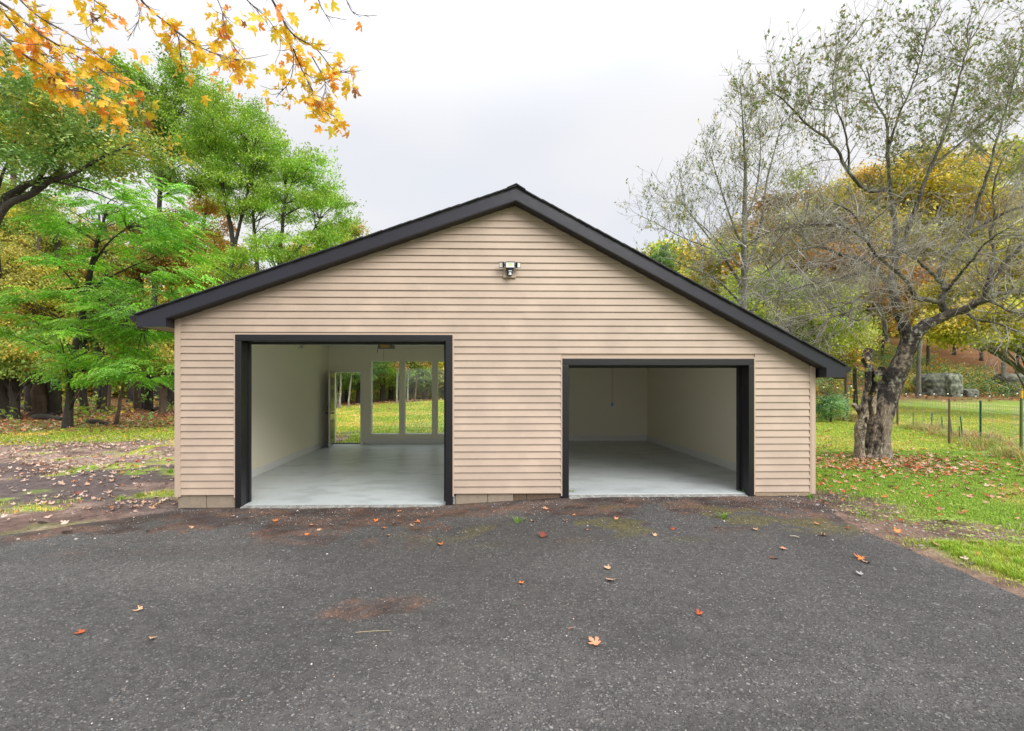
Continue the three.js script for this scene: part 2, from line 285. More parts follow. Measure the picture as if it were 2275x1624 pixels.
// ------------------------------------------------------------------ garage
const XL = -4.27, XR = 5.03, RX = 0.6, RY = 4.579, SL = 0.345, SR = 0.5327, ZF = 0.22, ZB = -7.3;
const roofTop = (x) => RY - (x < RX ? (RX - x) * SL : (x - RX) * SR);
const D1 = { x0: -3.416, x1: -0.303, top: 2.491, i0: -3.326, i1: -0.405, it: 2.397, floor: 0.03 };
const D2 = { x0: 1.292, x1: 4.117, top: 2.152, i0: 1.387, i1: 4.034, it: 2.051, floor: 0.165 };
const garage = thing('garage', 'tan vinyl sided garage with black trimmed gable roof and two open garage bays', 'garage');
{
  const G = garage, under = (x) => roofTop(x) - 0.2;
  // front wall with its two openings, and the lapped siding on it
  const FB = 0.178, front = part('front_wall', prism([[XL + 0.03, FB], [D1.i0 - 0.05, FB], [D1.i0 - 0.05, D1.it + 0.05], [D1.i1 + 0.05, D1.it + 0.05], [D1.i1 + 0.05, FB], [D2.i0 - 0.05, FB], [D2.i0 - 0.05, D2.it + 0.05], [D2.i1 + 0.05, D2.it + 0.05], [D2.i1 + 0.05, FB], [XR - 0.03, FB], [XR - 0.03, under(XR)], [RX, under(RX)], [XL + 0.03, under(XL)]], -0.16, -0.004), M.trim, G);
  const R = rng(5), EX = 0.1016;
  const board = (a0, a1, b0, b1, y, lift) => {   // bottom edge a0..a1, top edge b0..b1
    const h = EX + 0.004, zb = 0.0205 + lift, zt = 0.003 + lift, w = -0.003, P = [[a0, y, w], [a1, y, w], [a1, y, zb], [a0, y, zb], [a0, y + 0.006, zb + 0.0012], [a1, y + 0.006, zb + 0.0012], [b0, y + h, zt], [b1, y + h, zt], [b0, y + h, w], [b1, y + h, w]];
    const F = [[0, 1, 2, 3], [3, 2, 5, 4], [4, 5, 7, 6], [6, 7, 9, 8], [8, 9, 1, 0], [1, 9, 7, 5, 2], [0, 3, 4, 6, 8]], pos = [];
    for (const f of F) for (let k = 2; k < f.length; k++) for (const v of [f[0], f[k - 1], f[k]]) pos.push(...P[v]);
    const g = new THREE.BufferGeometry(); g.setAttribute('position', new THREE.Float32BufferAttribute(pos, 3)); return metreUV(g);
  };
  const lim = (y) => [Math.max(XL + 0.075, RX - (RY - 0.17 - y) / SL), Math.min(XR - 0.075, RX + (RY - 0.17 - y) / SR)];
  const sidings = [0, 1, 2].map((k) => { const m = M.siding.clone(); m.color.multiplyScalar(0.975 + 0.022 * k); return m; });
  for (let y = 0.19; y < 4.36; y += EX) {
    let spans = [[-99, 99]];
    for (const d of [D1, D2]) if (y < d.top - 0.005) spans = spans.flatMap(([a, b]) => [[a, Math.min(b, d.x0 - 0.018)], [Math.max(a, d.x1 + 0.018), b]]).filter(([a, b]) => b > a);
    for (const [a, b] of spans) {
      const [l0, r0] = lim(y), [l1, r1] = lim(y + EX); const cuts = [];
      const s0 = Math.max(a, l0), s1 = Math.min(b, r0); if (s1 - s0 < 0.05) continue;
      if (s1 - s0 > 3.2) cuts.push(s0 + (s1 - s0) * (0.3 + 0.4 * R()));
      if (s1 - s0 > 6.5) cuts.push(s0 + (s1 - s0) * (0.12 + 0.1 * R()));
      const ends = [s0, ...cuts.sort((p, q) => p - q), s1];
      for (let k = 1; k < ends.length; k++) {
        const a0 = ends[k - 1] + (k > 1 ? -0.02 : 0), a1 = ends[k], b0 = k === 1 ? Math.max(a, l1) : a0, b1 = k === ends.length - 1 ? Math.min(b, r1) : a1;
        if (b1 - b0 < 0.01) continue;
        part('siding_board', board(a0, a1, b0, b1, y, (k % 2) * 0.0015 + 0.0025 * R()), sidings[Math.floor(R() * 3)], front);
      }
    }
  }
  for (const [s, x] of [[1, XL], [-1, XR]]) part('corner_post', merge([rbox(Math.min(x, x + s * 0.08), Math.max(x, x + s * 0.08), 0.165, under(x) + 0.03, -0.06, 0.027, 0.004), rbox(Math.min(x, x + s * 0.065), Math.max(x, x + s * 0.065), 0.165, under(x) + 0.03, -0.06, 0.031, 0.003)]), M.trim, G);
  // openings: tan channel, black trim boards, deep jambs
  for (const [d, lowL, lowR] of [[D1, -0.02, 0.0], [D2, 0.085, 0.125]]) {
    part('trim_channel', merge([box(d.x0 - 0.02, d.x0 + 0.004, 0.15, d.top + 0.02, 0, 0.024), box(d.x1 - 0.004, d.x1 + 0.02, 0.15, d.top + 0.02, 0, 0.024), box(d.x0 + 0.004, d.x1 - 0.004, d.top - 0.004, d.top + 0.022, 0, 0.025)]), M.trim, G);
    const f = part('door_frame', rbox(d.x0, d.x1, d.it, d.top, -0.29, 0.034, 0.008), M.black, G);
    f.userData.label = 'black header over the opening';
    part('jamb', merge([rbox(d.x0, d.i0, lowL, d.it, -0.14, 0.034, 0.008), rbox(d.x0, d.i0 + 0.004, lowL, d.it, -0.29, -0.143, 0.006)]), M.black, f);
    part('jamb', merge([rbox(d.i1, d.x1, lowR, d.it, -0.14, 0.034, 0.008), rbox(d.i1 - 0.004, d.x1, lowR, d.it, -0.29, -0.143, 0.006)]), M.black, f);
    part('door_stop', merge([box(d.i0 + 0.0045, d.i0 + 0.022, lowL + 0.01, d.it - 0.003, -0.25, -0.19), box(d.i1 - 0.035, d.i1 - 0.0045, lowR + 0.01, d.it - 0.003, -0.25, -0.19), box(d.i0 + 0.024, d.i1 - 0.037, d.it - 0.03, d.it - 0.001, -0.25, -0.19)]), M.soffit, f);
  }
  // foundation
  const founds = [[XL + 0.05, D1.x0 - 0.004], [D1.x1 + 0.004, D2.x0 - 0.004], [D2.x1 + 0.004, XR - 0.05]].map(([a, b]) => part('foundation', box(a, b, -0.25, 0.15, -0.15, -0.03), M.apron, G));
  const blk = (x0, x1, y0, y1, m, z = -0.004) => part('foundation_block', rbox(x0, x1, y0, y1, z - 0.12, z, 0.008), m, founds[x0 < -2 ? 0 : 1]);
  blk(-4.24, -3.845, -0.12, 0.178, M.block); blk(-3.838, -3.425, -0.12, 0.176, M.block, -0.008);
  blk(-0.26, 0.2, -0.1, 0.178, M.block, -0.01); blk(0.207, 0.58, -0.1, 0.177, M.block, -0.006); blk(0.587, 0.77, -0.1, 0.178, M.brickOrange, -0.005); blk(0.777, 1.27, -0.1, 0.178, M.brickOrange, -0.009);
  part('sill_board', box(4.15, 4.955, 0.1, 0.186, -0.1, 0.012), M.sill, G);
  // side walls, drywall, floors, ceilings
  part('side_wall', box(XL + 0.002, XL + 0.06, 0.05, 2.66, ZB + 0.1, -0.061), M.trim, G);
  part('side_wall', box(XR - 0.1, XR - 0.002, 0.05, 2.02, ZB + 0.1, -0.061), M.trim, G);
  const WX = -4.13, PX = 0.95, BX = 1.07, RW = 4.85;
  part('interior_wall', box(XL + 0.062, WX, -0.1, 2.83, -6.998, -0.162), M.drywall, G);
  part('interior_wall', box(PX, BX, -0.1, 4.1, -6.998, -0.162), M.drywall, G);
  part('interior_wall', prism([[RW, -0.1], [RW, roofTop(RW) - 0.1], [RW + 0.075, roofTop(RW + 0.075) - 0.1], [RW + 0.075, -0.1]], -6.5, -0.162), M.drywall, G);
  part('interior_wall', prism([[BX, -0.1], [BX, 4.05], [RW + 0.07, roofTop(RW + 0.07) - 0.14], [RW + 0.07, -0.1]], -6.62, -6.5), M.drywall, G);
  const holes = [[-3.98, -3.2, -0.08, 2.1], [-2.93, -2.114, 0.303, 2.405], [-1.98, -1.178, 0.303, 2.405], [-1.043, -0.24, 0.303, 2.405], [-0.093, 0.71, 0.303, 2.405]];  // last hole: unseen extra window, added to brighten the left bay
  const back = part('back_wall', wallWithHoles([[XL + 0.062, -0.1], [XL + 0.062, 2.86], [PX, 2.86], [PX, -0.1]], holes, -7.16, -7.0), M.drywall, G);
  part('back_wall', prism([[BX - 0.1, -0.1], [BX - 0.1, 4.05], [XR - 0.1, 1.9], [XR - 0.1, -0.1]], -7.2, -7.02), M.trim, G);
  part('ceiling', box(XL + 0.064, PX - 0.002, 2.815, 2.845, -6.998, -0.164), M.ceiling, G);
  { const y0 = (x) => roofTop(x) - 0.13; part('ceiling', prism([[BX + 0.001, y0(BX)], [RW - 0.001, y0(RW)], [RW - 0.001, y0(RW) + 0.025], [BX + 0.001, y0(BX) + 0.025]], -6.499, -0.164), M.ceiling, G); }
  part('floor_slab', merge([box(D1.x0 + 0.1, D1.x1 - 0.1, -0.2, D1.floor, -0.3, -0.03), box(WX - 0.05, PX + 0.05, -0.2, D1.floor, -7.1, -0.3)]), M.floor, G);
  part('floor_slab', merge([box(D2.x0 + 0.1, D2.x1 - 0.09, -0.2, D2.floor, -0.3, -0.05), box(BX - 0.05, RW + 0.05, -0.2, D2.floor, -6.6, -0.3)]), M.floor, G);
  // worn concrete lips at the door openings
  for (const [d, z1, y, s, y0] of [[D1, 0.05, 0.027, 3, -0.06], [D2, 0.16, 0.155, 9, 0.10]]) {
    const pts = [], Q = rng(s); for (let k = 0; k <= 40; k++) pts.push([lerp(d.i0 + 0.01, d.i1 - 0.01, k / 40), z1 + 0.035 * (Q() - 0.5) + 0.07 * (fbm(k * 0.35, s, 1, 3) - 0.5)]);
    const sh = new THREE.Shape([new THREE.Vector2(d.i0 + 0.01, 0.06), ...pts.map(([x, z]) => new THREE.Vector2(x, -z)), new THREE.Vector2(d.i1 - 0.01, 0.06)]);
    const g = new THREE.ExtrudeGeometry(sh, { depth: y - y0, bevelEnabled: true, bevelSize: 0.012, bevelThickness: 0.006, bevelSegments: 1 }).rotateX(-Math.PI / 2).translate(0, y0 - 0.006, 0);
    if (d === D2) { const p = g.attributes.position; for (let i = 0; i < p.count; i++) if (p.getY(i) > 0.12) p.setY(i, p.getY(i) - 0.3 * Math.max(0, p.getZ(i) - 0.02)); }
    part('concrete_lip', metreUV(g), M.apron, G);
  }
  const bb = (x0, x1, y, z0, z1) => part('baseboard', merge([box(x0, x1, y, y + 0.115, z0, z1), box(x0 + (x1 - x0 > 0.1 ? 0 : 0.003), x1 - (x1 - x0 > 0.1 ? 0 : 0.004), y + 0.115, y + 0.14, z0, z1 - (z1 - z0 > 0.1 ? 0 : 0.004))]), M.white, G);
  bb(WX, WX + 0.016, D1.floor, -6.98, -0.3); bb(-3.1, PX - 0.002, D1.floor, -6.999, -6.984);
  bb(RW - 0.016, RW, D2.floor, -6.48, -0.3); bb(BX + 0.02, RW - 0.018, D2.floor, -6.499, -6.484);
  // windows, the last one unseen and added for its light
  for (const [x0, x1, y0, y1] of holes.slice(1)) {
    const fr = 0.02, w = part('window', merge([box(x0, x0 + fr, y0, y1, -7.15, -7.1), box(x1 - fr, x1, y0, y1, -7.15, -7.1), box(x0 + fr, x1 - fr, y0, y0 + fr, -7.15, -7.1), box(x0 + fr, x1 - fr, y1 - fr, y1, -7.15, -7.1)]), M.white, G);
    part('pane', box(x0 + fr - 0.004, x1 - fr + 0.004, y0 + fr - 0.004, y1 - fr + 0.004, -7.128, -7.122), M.glass, w);
    part('sill', merge([box(x0 + 0.001, x1 - 0.001, y0 - 0.004, y0 + 0.012, -7.098, -6.992), box(x0 + 0.0005, x0 + 0.012, y0 + 0.012, y1 - 0.001, -7.098, -6.994), box(x1 - 0.012, x1 - 0.0005, y0 + 0.012, y1 - 0.001, -7.098, -6.994)]), M.white, w);
  }
  // entry door: frame, threshold and the leaf swung into the room
  const ef = part('entry_frame', merge([box(-3.99, -3.955, 0.02, 2.1, -7.15, -6.985), box(-3.225, -3.19, 0.02, 2.1, -7.15, -6.985), box(-3.99, -3.19, 2.07, 2.112, -7.15, -6.984)]), M.white, G);
  part('casing', merge([box(-3.19, -3.12, 0.02, 2.18, -6.999, -6.982), box(-4.06, -3.12, 2.113, 2.18, -6.999, -6.98)]), M.drywall, ef);
  part('threshold', box(-3.955, -3.225, -0.05, 0.05, -7.17, -6.99), M.darkMetal, ef);
  const leafDoor = new THREE.Group(); leafDoor.name = 'entry_door'; leafDoor.position.set(-3.975, 0.045, -6.99); leafDoor.rotation.y = -Math.PI / 2 + 0.125; G.add(leafDoor);   // x runs from hinge to latch
  part('door_core', rbox(0, 0.79, 0, 2.03, -0.022, 0.022, 0.003), M.white, leafDoor);
  const face = [box(0.002, 0.788, 0.002, 2.028, -0.024, -0.0222)];
  for (const [px0, px1] of [[0.11, 0.36], [0.43, 0.68]]) for (const [py0, py1] of [[0.2, 0.72], [0.95, 1.55], [1.66, 1.9]]) {
    for (const [a, b, c, d] of [[px0, px1, py0, py0 + 0.025], [px0, px1, py1 - 0.025, py1], [px0, px0 + 0.025, py0 + 0.026, py1 - 0.026], [px1 - 0.025, px1, py0 + 0.026, py1 - 0.026]]) face.push(rbox(a, b, c, d, -0.036, -0.02, 0.005));
    face.push(rbox(px0 + 0.05, px1 - 0.05, py0 + 0.05, py1 - 0.05, -0.032, -0.02, 0.005));
  }
  part('door_panel', merge(face), M.doorFace, leafDoor);
  const turn = (g, x, y, z) => g.rotateX(Math.PI / 2).translate(x, y, z);
  for (const q of [1, -1]) part('door_knob', merge([turn(cyl(0.032, 0.032, 0.012), 0.735, 0.92, 0.03 * q), turn(cyl(0.012, 0.012, 0.05), 0.735, 0.92, 0.05 * q), new THREE.SphereGeometry(0.028, 14, 10).translate(0.735, 0.92, 0.085 * q)]), M.darkMetal, leafDoor);
  part('deadbolt', turn(cyl(0.032, 0.028, 0.03), 0.735, 1.09, 0.04), M.darkMetal, leafDoor);
  part('deadbolt', merge([turn(cyl(0.03, 0.03, 0.014), 0.735, 1.09, -0.03), rbox(0.727, 0.743, 1.07, 1.11, -0.05, -0.03, 0.003)]), M.darkMetal, leafDoor);
  part('wall_plate', rbox(WX, WX + 0.006, 1.08, 1.2, -4.06, -3.98, 0.002), M.drywall, G); part('wall_plate', rbox(WX, WX + 0.006, 1.12, 1.24, -5.82, -5.74, 0.002), M.drywall, G);
  // roof: two decks, shingle courses, ridge caps, black rake boards, boxed eaves, gutters
  const EL = -4.674, ER = 5.329;
  const deck = (x0, x1) => prism([[x0, roofTop(x0) - 0.075], [x0, roofTop(x0) - 0.02], [x1, roofTop(x1) - 0.02], [x1, roofTop(x1) - 0.075]], ZB, ZF - 0.022);
  const roof = part('roof', merge([deck(EL + 0.02, RX), deck(RX, ER - 0.02)]), M.shingle, G);
  for (const s of [-1, 1]) {
    const slope = s < 0 ? SL : SR, len = Math.hypot(1, slope) * (s < 0 ? RX - EL : ER - RX), n = Math.round(len / 0.143), ang = Math.atan(slope), step = len / n;
    for (let k = 0; k < n; k++) {
      const d = (k + 0.5) * step, hx = RX + s * Math.cos(ang) * d, hy = RY - Math.sin(ang) * d;
      const g = new THREE.BoxGeometry(step * 1.3, 0.015, ZF - ZB + 0.03 + 0.03 * R()).rotateZ(s < 0 ? ang + 0.03 : -ang - 0.03).translate(hx, hy - 0.006 + 0.004 * (R() - 0.5), (ZF + ZB) / 2 + 0.015);
      part('shingle_course', metreUV(g), M.shingle, roof);
    }
  }
  for (let k = 0; k < 30; k++) part('ridge_cap', prism([[RX - 0.13, RY - 0.13 * SL - 0.004], [RX, RY + 0.008], [RX + 0.13, RY - 0.13 * SR - 0.004], [RX + 0.13, RY - 0.13 * SR + 0.008], [RX, RY + 0.02], [RX - 0.13, RY - 0.13 * SL + 0.008]], ZF + 0.025 - (k + 1) * 0.252, ZF + 0.025 - k * 0.252 + 0.03), M.shingle, roof);
  const rake = (x0, x1, a, b, z0, z1) => prism([[x0, roofTop(x0) - a], [x0, roofTop(x0) - b], [x1, roofTop(x1) - b], [x1, roofTop(x1) - a]].sort(() => 0), z0, z1);
  for (const [x0, x1] of [[EL, RX], [RX, ER]]) {
    const bx = part('rake_board', prism([[x0, roofTop(x0) - 0.195], [x1, roofTop(x1) - 0.195], [x1, roofTop(x1) - 0.018], [x0, roofTop(x0) - 0.018]], ZF - 0.02, ZF), M.fascia, G);
    part('drip_edge', prism([[x0, roofTop(x0) - 0.034], [x1, roofTop(x1) - 0.034], [x1, roofTop(x1) - 0.012], [x0, roofTop(x0) - 0.012]], ZF - 0.01, ZF + 0.008), M.black, bx);
    part('rake_soffit', prism([[x0, roofTop(x0) - 0.205], [x1, roofTop(x1) - 0.205], [x1, roofTop(x1) - 0.19], [x0, roofTop(x0) - 0.19]], 0.0, ZF - 0.006), M.soffit, bx);
  }
  const eaveL = part('eave_box', prism([[EL, 2.575], [-4.272, 2.575], [-4.272, roofTop(-4.272) - 0.19], [EL, roofTop(EL) - 0.03]], -0.0, ZF + 0.004), M.fascia, G);
  const eaveR = part('eave_box', prism([[5.054, 1.876], [ER, 1.876], [ER, roofTop(ER) - 0.03], [5.054, roofTop(5.054) - 0.19]], -0.0, ZF + 0.004), M.fascia, G);
  part('eave_soffit', box(EL + 0.01, XL + 0.001, 2.58, 2.6, ZB, -0.001), M.eaveSoffit, G); part('eave_soffit', box(XR - 0.001, ER - 0.01, 1.88, 1.9, ZB, -0.001), M.eaveSoffit, G);
  part('fascia_board', box(EL, EL + 0.009, 2.575, 2.73, ZB, -0.001), M.fascia, G); part('fascia_board', box(ER - 0.009, ER, 1.876, 2.02, ZB, -0.001), M.fascia, G);
  const gut = (x, s, y) => { const q = [[0, 0], [0, 0.085], [0.012, 0.085], [0.012, 0.012], [0.085, 0.012], [0.12, 0.05], [0.12, 0.085], [0.135, 0.085], [0.135, 0.04], [0.09, 0]].map(([a, b]) => [x + s * a, y + b]); const o = part('gutter', prism(s < 0 ? q.reverse() : q, ZB, 0.16), M.black, G); part('end_cap', prism([[x, y], [x + s * 0.09, y], [x + s * 0.135, y + 0.04], [x + s * 0.135, y + 0.085], [x, y + 0.085]], 0.155, 0.162), M.black, o); };
  gut(EL - 0.001, -1, 2.655); gut(ER + 0.001, 1, 1.945);
}
// ------------------------------------------------------------------ small fittings
{
  const L = thing('flood_light', 'black triple head security flood light with motion sensor under the roof peak', 'flood light', [0.522, 3.39, 0.015]);
  part('mounting_block', rbox(-0.092, 0.092, -0.072, 0.11, -0.012, 0.03, 0.006), M.trim, L);
  part('lamp_body', merge([new THREE.CylinderGeometry(0.058, 0.032, 0.1, 20).scale(1, 1, 0.8).translate(0, 0.0, 0.07), rbox(-0.03, 0.03, -0.03, 0.05, 0.03, 0.06)]), M.navy, L);
  const sensor = part('motion_sensor', merge([rbox(-0.03, 0.03, -0.03, 0.012, 0.1, 0.135, 0.008), new THREE.SphereGeometry(0.026, 16, 10).scale(1, 1.1, 0.8).translate(0, -0.04, 0.11)]), M.navy, L);
  part('sensor_lens', merge([new THREE.CylinderGeometry(0.023, 0.023, 0.036, 18, 1).translate(0, -0.034, 0.116), rbox(-0.024, 0.024, -0.002, 0.009, 0.125, 0.138, 0.003)]), M.ledLens, sensor);
  const head = (x, y, w, h, turn) => {
    const g = new THREE.Group(); g.name = 'lamp_head'; g.position.set(x, y, 0.11); g.rotation.set(0.1, turn, 0); L.add(g);
    part('lamp_housing', merge([rbox(-w / 2, w / 2, -h / 2, h / 2, -0.03, 0.012, 0.006), rbox(-w / 2, w / 2, h / 2 - 0.006, h / 2, 0.0, 0.022, 0.002), rbox(-w / 2, w / 2, -h / 2, -h / 2 + 0.005, 0.0, 0.018, 0.002), rbox(-w / 2, -w / 2 + 0.005, -h / 2, h / 2, 0.001, 0.018, 0.002), rbox(w / 2 - 0.005, w / 2, -h / 2, h / 2, 0.001, 0.018, 0.002)]), M.navy, g);
    const b = 0.010, hw = w / 2 - 0.006, hh = h / 2 - 0.006, iw = hw * 0.42, ih = hh * 0.42, P = [[-hw, -hh, 0.016], [hw, -hh, 0.016], [hw, hh, 0.016], [-hw, hh, 0.016], [-iw, -ih, 0.0135], [iw, -ih, 0.0135], [iw, ih, 0.0135], [-iw, ih, 0.0135]], pos = [];
    for (const f of [[0, 1, 5, 4], [1, 2, 6, 5], [2, 3, 7, 6], [3, 0, 4, 7]]) for (const t of [[0, 1, 2], [0, 2, 3]]) for (const k of t) pos.push(...P[f[k]]);
    const q = new THREE.BufferGeometry(); q.setAttribute('position', new THREE.Float32BufferAttribute(pos, 3)); part('reflector', metreUV(q), M.ledLens, g);
    part('led_chip', box(-iw, iw, -ih, ih, 0.0122, 0.0138), M.ledChip, g);
  };
  head(0, 0.097, 0.13, 0.088, 0); head(-0.122, 0.098, 0.062, 0.078, -0.55); head(0.118, 0.092, 0.062, 0.078, 0.6);
  part('lamp_arm', merge([new THREE.CylinderGeometry(0.012, 0.012, 0.07, 10).rotateZ(Math.PI / 2).translate(-0.085, 0.098, 0.095), new THREE.CylinderGeometry(0.012, 0.012, 0.07, 10).rotateZ(Math.PI / 2).translate(0.085, 0.094, 0.095), rbox(-0.018, 0.018, 0.03, 0.07, 0.06, 0.09)]), M.navy, L);
}
{
  const O = thing('garage_door_opener', 'grey garage door opener with amber light lens hung from the ceiling of the left bay', 'door opener', [-1.78, 2.475, -2.85]);
  part('opener_housing', merge([rbox(-0.135, 0.135, 0.02, 0.2, -0.36, -0.02, 0.012), rbox(-0.135, 0.135, 0.0, 0.02, -0.03, 0.03, 0.003), rbox(0.09, 0.135, 0.02, 0.16, -0.02, 0.028, 0.004), rbox(-0.135, -0.105, 0.02, 0.16, -0.02, 0.028, 0.004)]), M.grayPlastic, O);
  part('light_lens', rbox(-0.1, 0.085, 0.022, 0.15, -0.015, 0.018, 0.006), M.lens, O);
  part('lens_flap', rbox(-0.006, 0.006, -0.075, 0.12, 0.0, 0.012, 0.002).rotateZ(-0.16).translate(-0.148, 0, 0.02), M.darkMetal, O);
  part('hanger', merge([box(-0.12, -0.09, 0.2, 0.34, -0.2, -0.197), box(0.09, 0.12, 0.2, 0.34, -0.2, -0.197)]), M.steel, O);
  part('drive_rail', rbox(-0.02, 0.02, 0.17, 0.21, 0.03, 2.5, 0.004), M.steel, O);
  const c = part('pull_cord', new THREE.CylinderGeometry(0.0025, 0.0025, 0.5, 6).translate(-0.03, -0.25, 0.05), M.red, O);
  part('cord_handle', new THREE.SphereGeometry(0.02, 10, 8).scale(1, 1.2, 1).translate(-0.03, -0.53, 0.05), M.red, c);
  const B = thing('ceiling_bracket', 'small bare metal bracket hanging near the left wall above the left bay', 'bracket', [-3.45, 2.49, -2.8]);
  part('strap', merge([box(-0.012, 0.012, 0.02, 0.324, -0.002, 0.002), box(0.03, 0.05, 0.05, 0.324, -0.012, -0.009)]), M.steel, B);
  part('angle_plate', merge([rbox(-0.06, 0.06, 0.0, 0.02, -0.03, 0.03, 0.003).rotateZ(0.25), rbox(-0.02, 0.03, -0.012, 0.006, -0.02, 0.02, 0.003)]), M.steel, B);
  const p = at(1360, 897, 10.5), top = roofTop(p.x) - 0.135 - p.y;
  const C = thing('pull_cord', 'thin red pull cord with a blue tag hanging in the dark right bay', 'pull cord', [p.x, p.y, p.z]);
  part('cord', new THREE.CylinderGeometry(0.003, 0.003, top, 6).translate(0, top / 2 + 0.02, 0), M.red, C);
  part('tag', rbox(-0.024, 0.024, -0.05, 0.025, -0.006, 0.006, 0.004), M.blue, C);
  part('tag_tail', rbox(-0.06, -0.015, -0.062, -0.05, -0.004, 0.004, 0.002), M.white, C);
}

// ------------------------------------------------------------------ leaf shapes
const MAPLE = [[0.02, 0], [0.16, -0.10], [0.24, -0.04], [0.36, -0.07], [0.34, 0.05], [0.46, 0.10], [0.31, 0.18], [0.27, 0.22], [0.42, 0.30], [0.52, 0.27], [0.55, 0.40], [0.68, 0.46], [0.56, 0.52], [0.57, 0.64], [0.43, 0.57], [0.28, 0.50], [0.17, 0.47], [0.20, 0.62], [0.31, 0.68], [0.20, 0.76], [0.17, 0.87], [0.08, 0.90], [0, 1.08]];
function mapleLeaf(seed, { curl = 0.25, fold = 0.2, holes = 0, tones, stem = 0.5, bite = 0 }) {
  const R = rng(seed), j = () => 1 + 0.16 * (R() - 0.5), pts = [];
  for (const [x, y] of MAPLE) pts.push(new THREE.Vector2(x * j(), y * j()));
  const left = MAPLE.slice(0, -1).reverse().map(([x, y]) => new THREE.Vector2(-x * j(), y * j()));
  const s = new THREE.Shape([...pts, ...left].map((p) => { if (bite && p.y > 0.5 && p.x > 0) p.multiplyScalar(1 - bite); return p; }));
  for (let k = 0; k < holes; k++) { const hx = (R() - 0.5) * 0.36, hy = 0.16 + R() * 0.42, r = 0.025 + 0.04 * R(), h = new THREE.Path(); h.absellipse(hx, hy, r, r * (0.6 + 0.6 * R()), 0, 6.28, true, R() * 3); s.holes.push(h); }
  const g = new THREE.ShapeGeometry(s, 3), p = g.attributes.position, c = new Float32Array(p.count * 3), cx = (R() - 0.5) * 2, ph = R() * 6;
  for (let i = 0; i < p.count; i++) {
    const x = p.getX(i), y = p.getY(i), d = y - 0.35;
    p.setZ(i, curl * (d * d * (0.9 + 0.5 * cx) + x * x * (1 - cx)) + fold * Math.abs(x) * 0.5 + 0.05 * Math.sin(7 * x + ph) * Math.cos(6 * y + ph));
    const t = clamp(Math.hypot(x, d) * 1.3 + 0.5 * (fbm(x * 4 + ph, y * 4, seed, 3) - 0.5), 0, 1); c.set(mixc(tones[0], tones[1], t), i * 3);
  }
  g.setAttribute('color', new THREE.BufferAttribute(c, 3)); g.computeVertexNormals();
  const st = new Wood().tube([V(0, 0.04, curl * 0.1), V(0.03 * cx, -stem * 0.5, curl * 0.1 + 0.02), V(0.1 * cx, -stem, curl * 0.2 + 0.05)], [0.012, 0.009, 0.012], 3).build(() => [tones[1][0] * 0.75, tones[1][1] * 0.5, tones[1][2] * 0.5]);
  const a = g.toNonIndexed(), b = st.toNonIndexed(); return mergeGeometries([a, b].map((q) => { const o = new THREE.BufferGeometry(); for (const k of ['position', 'normal', 'color']) o.setAttribute(k, q.attributes[k]); return o; }));
}
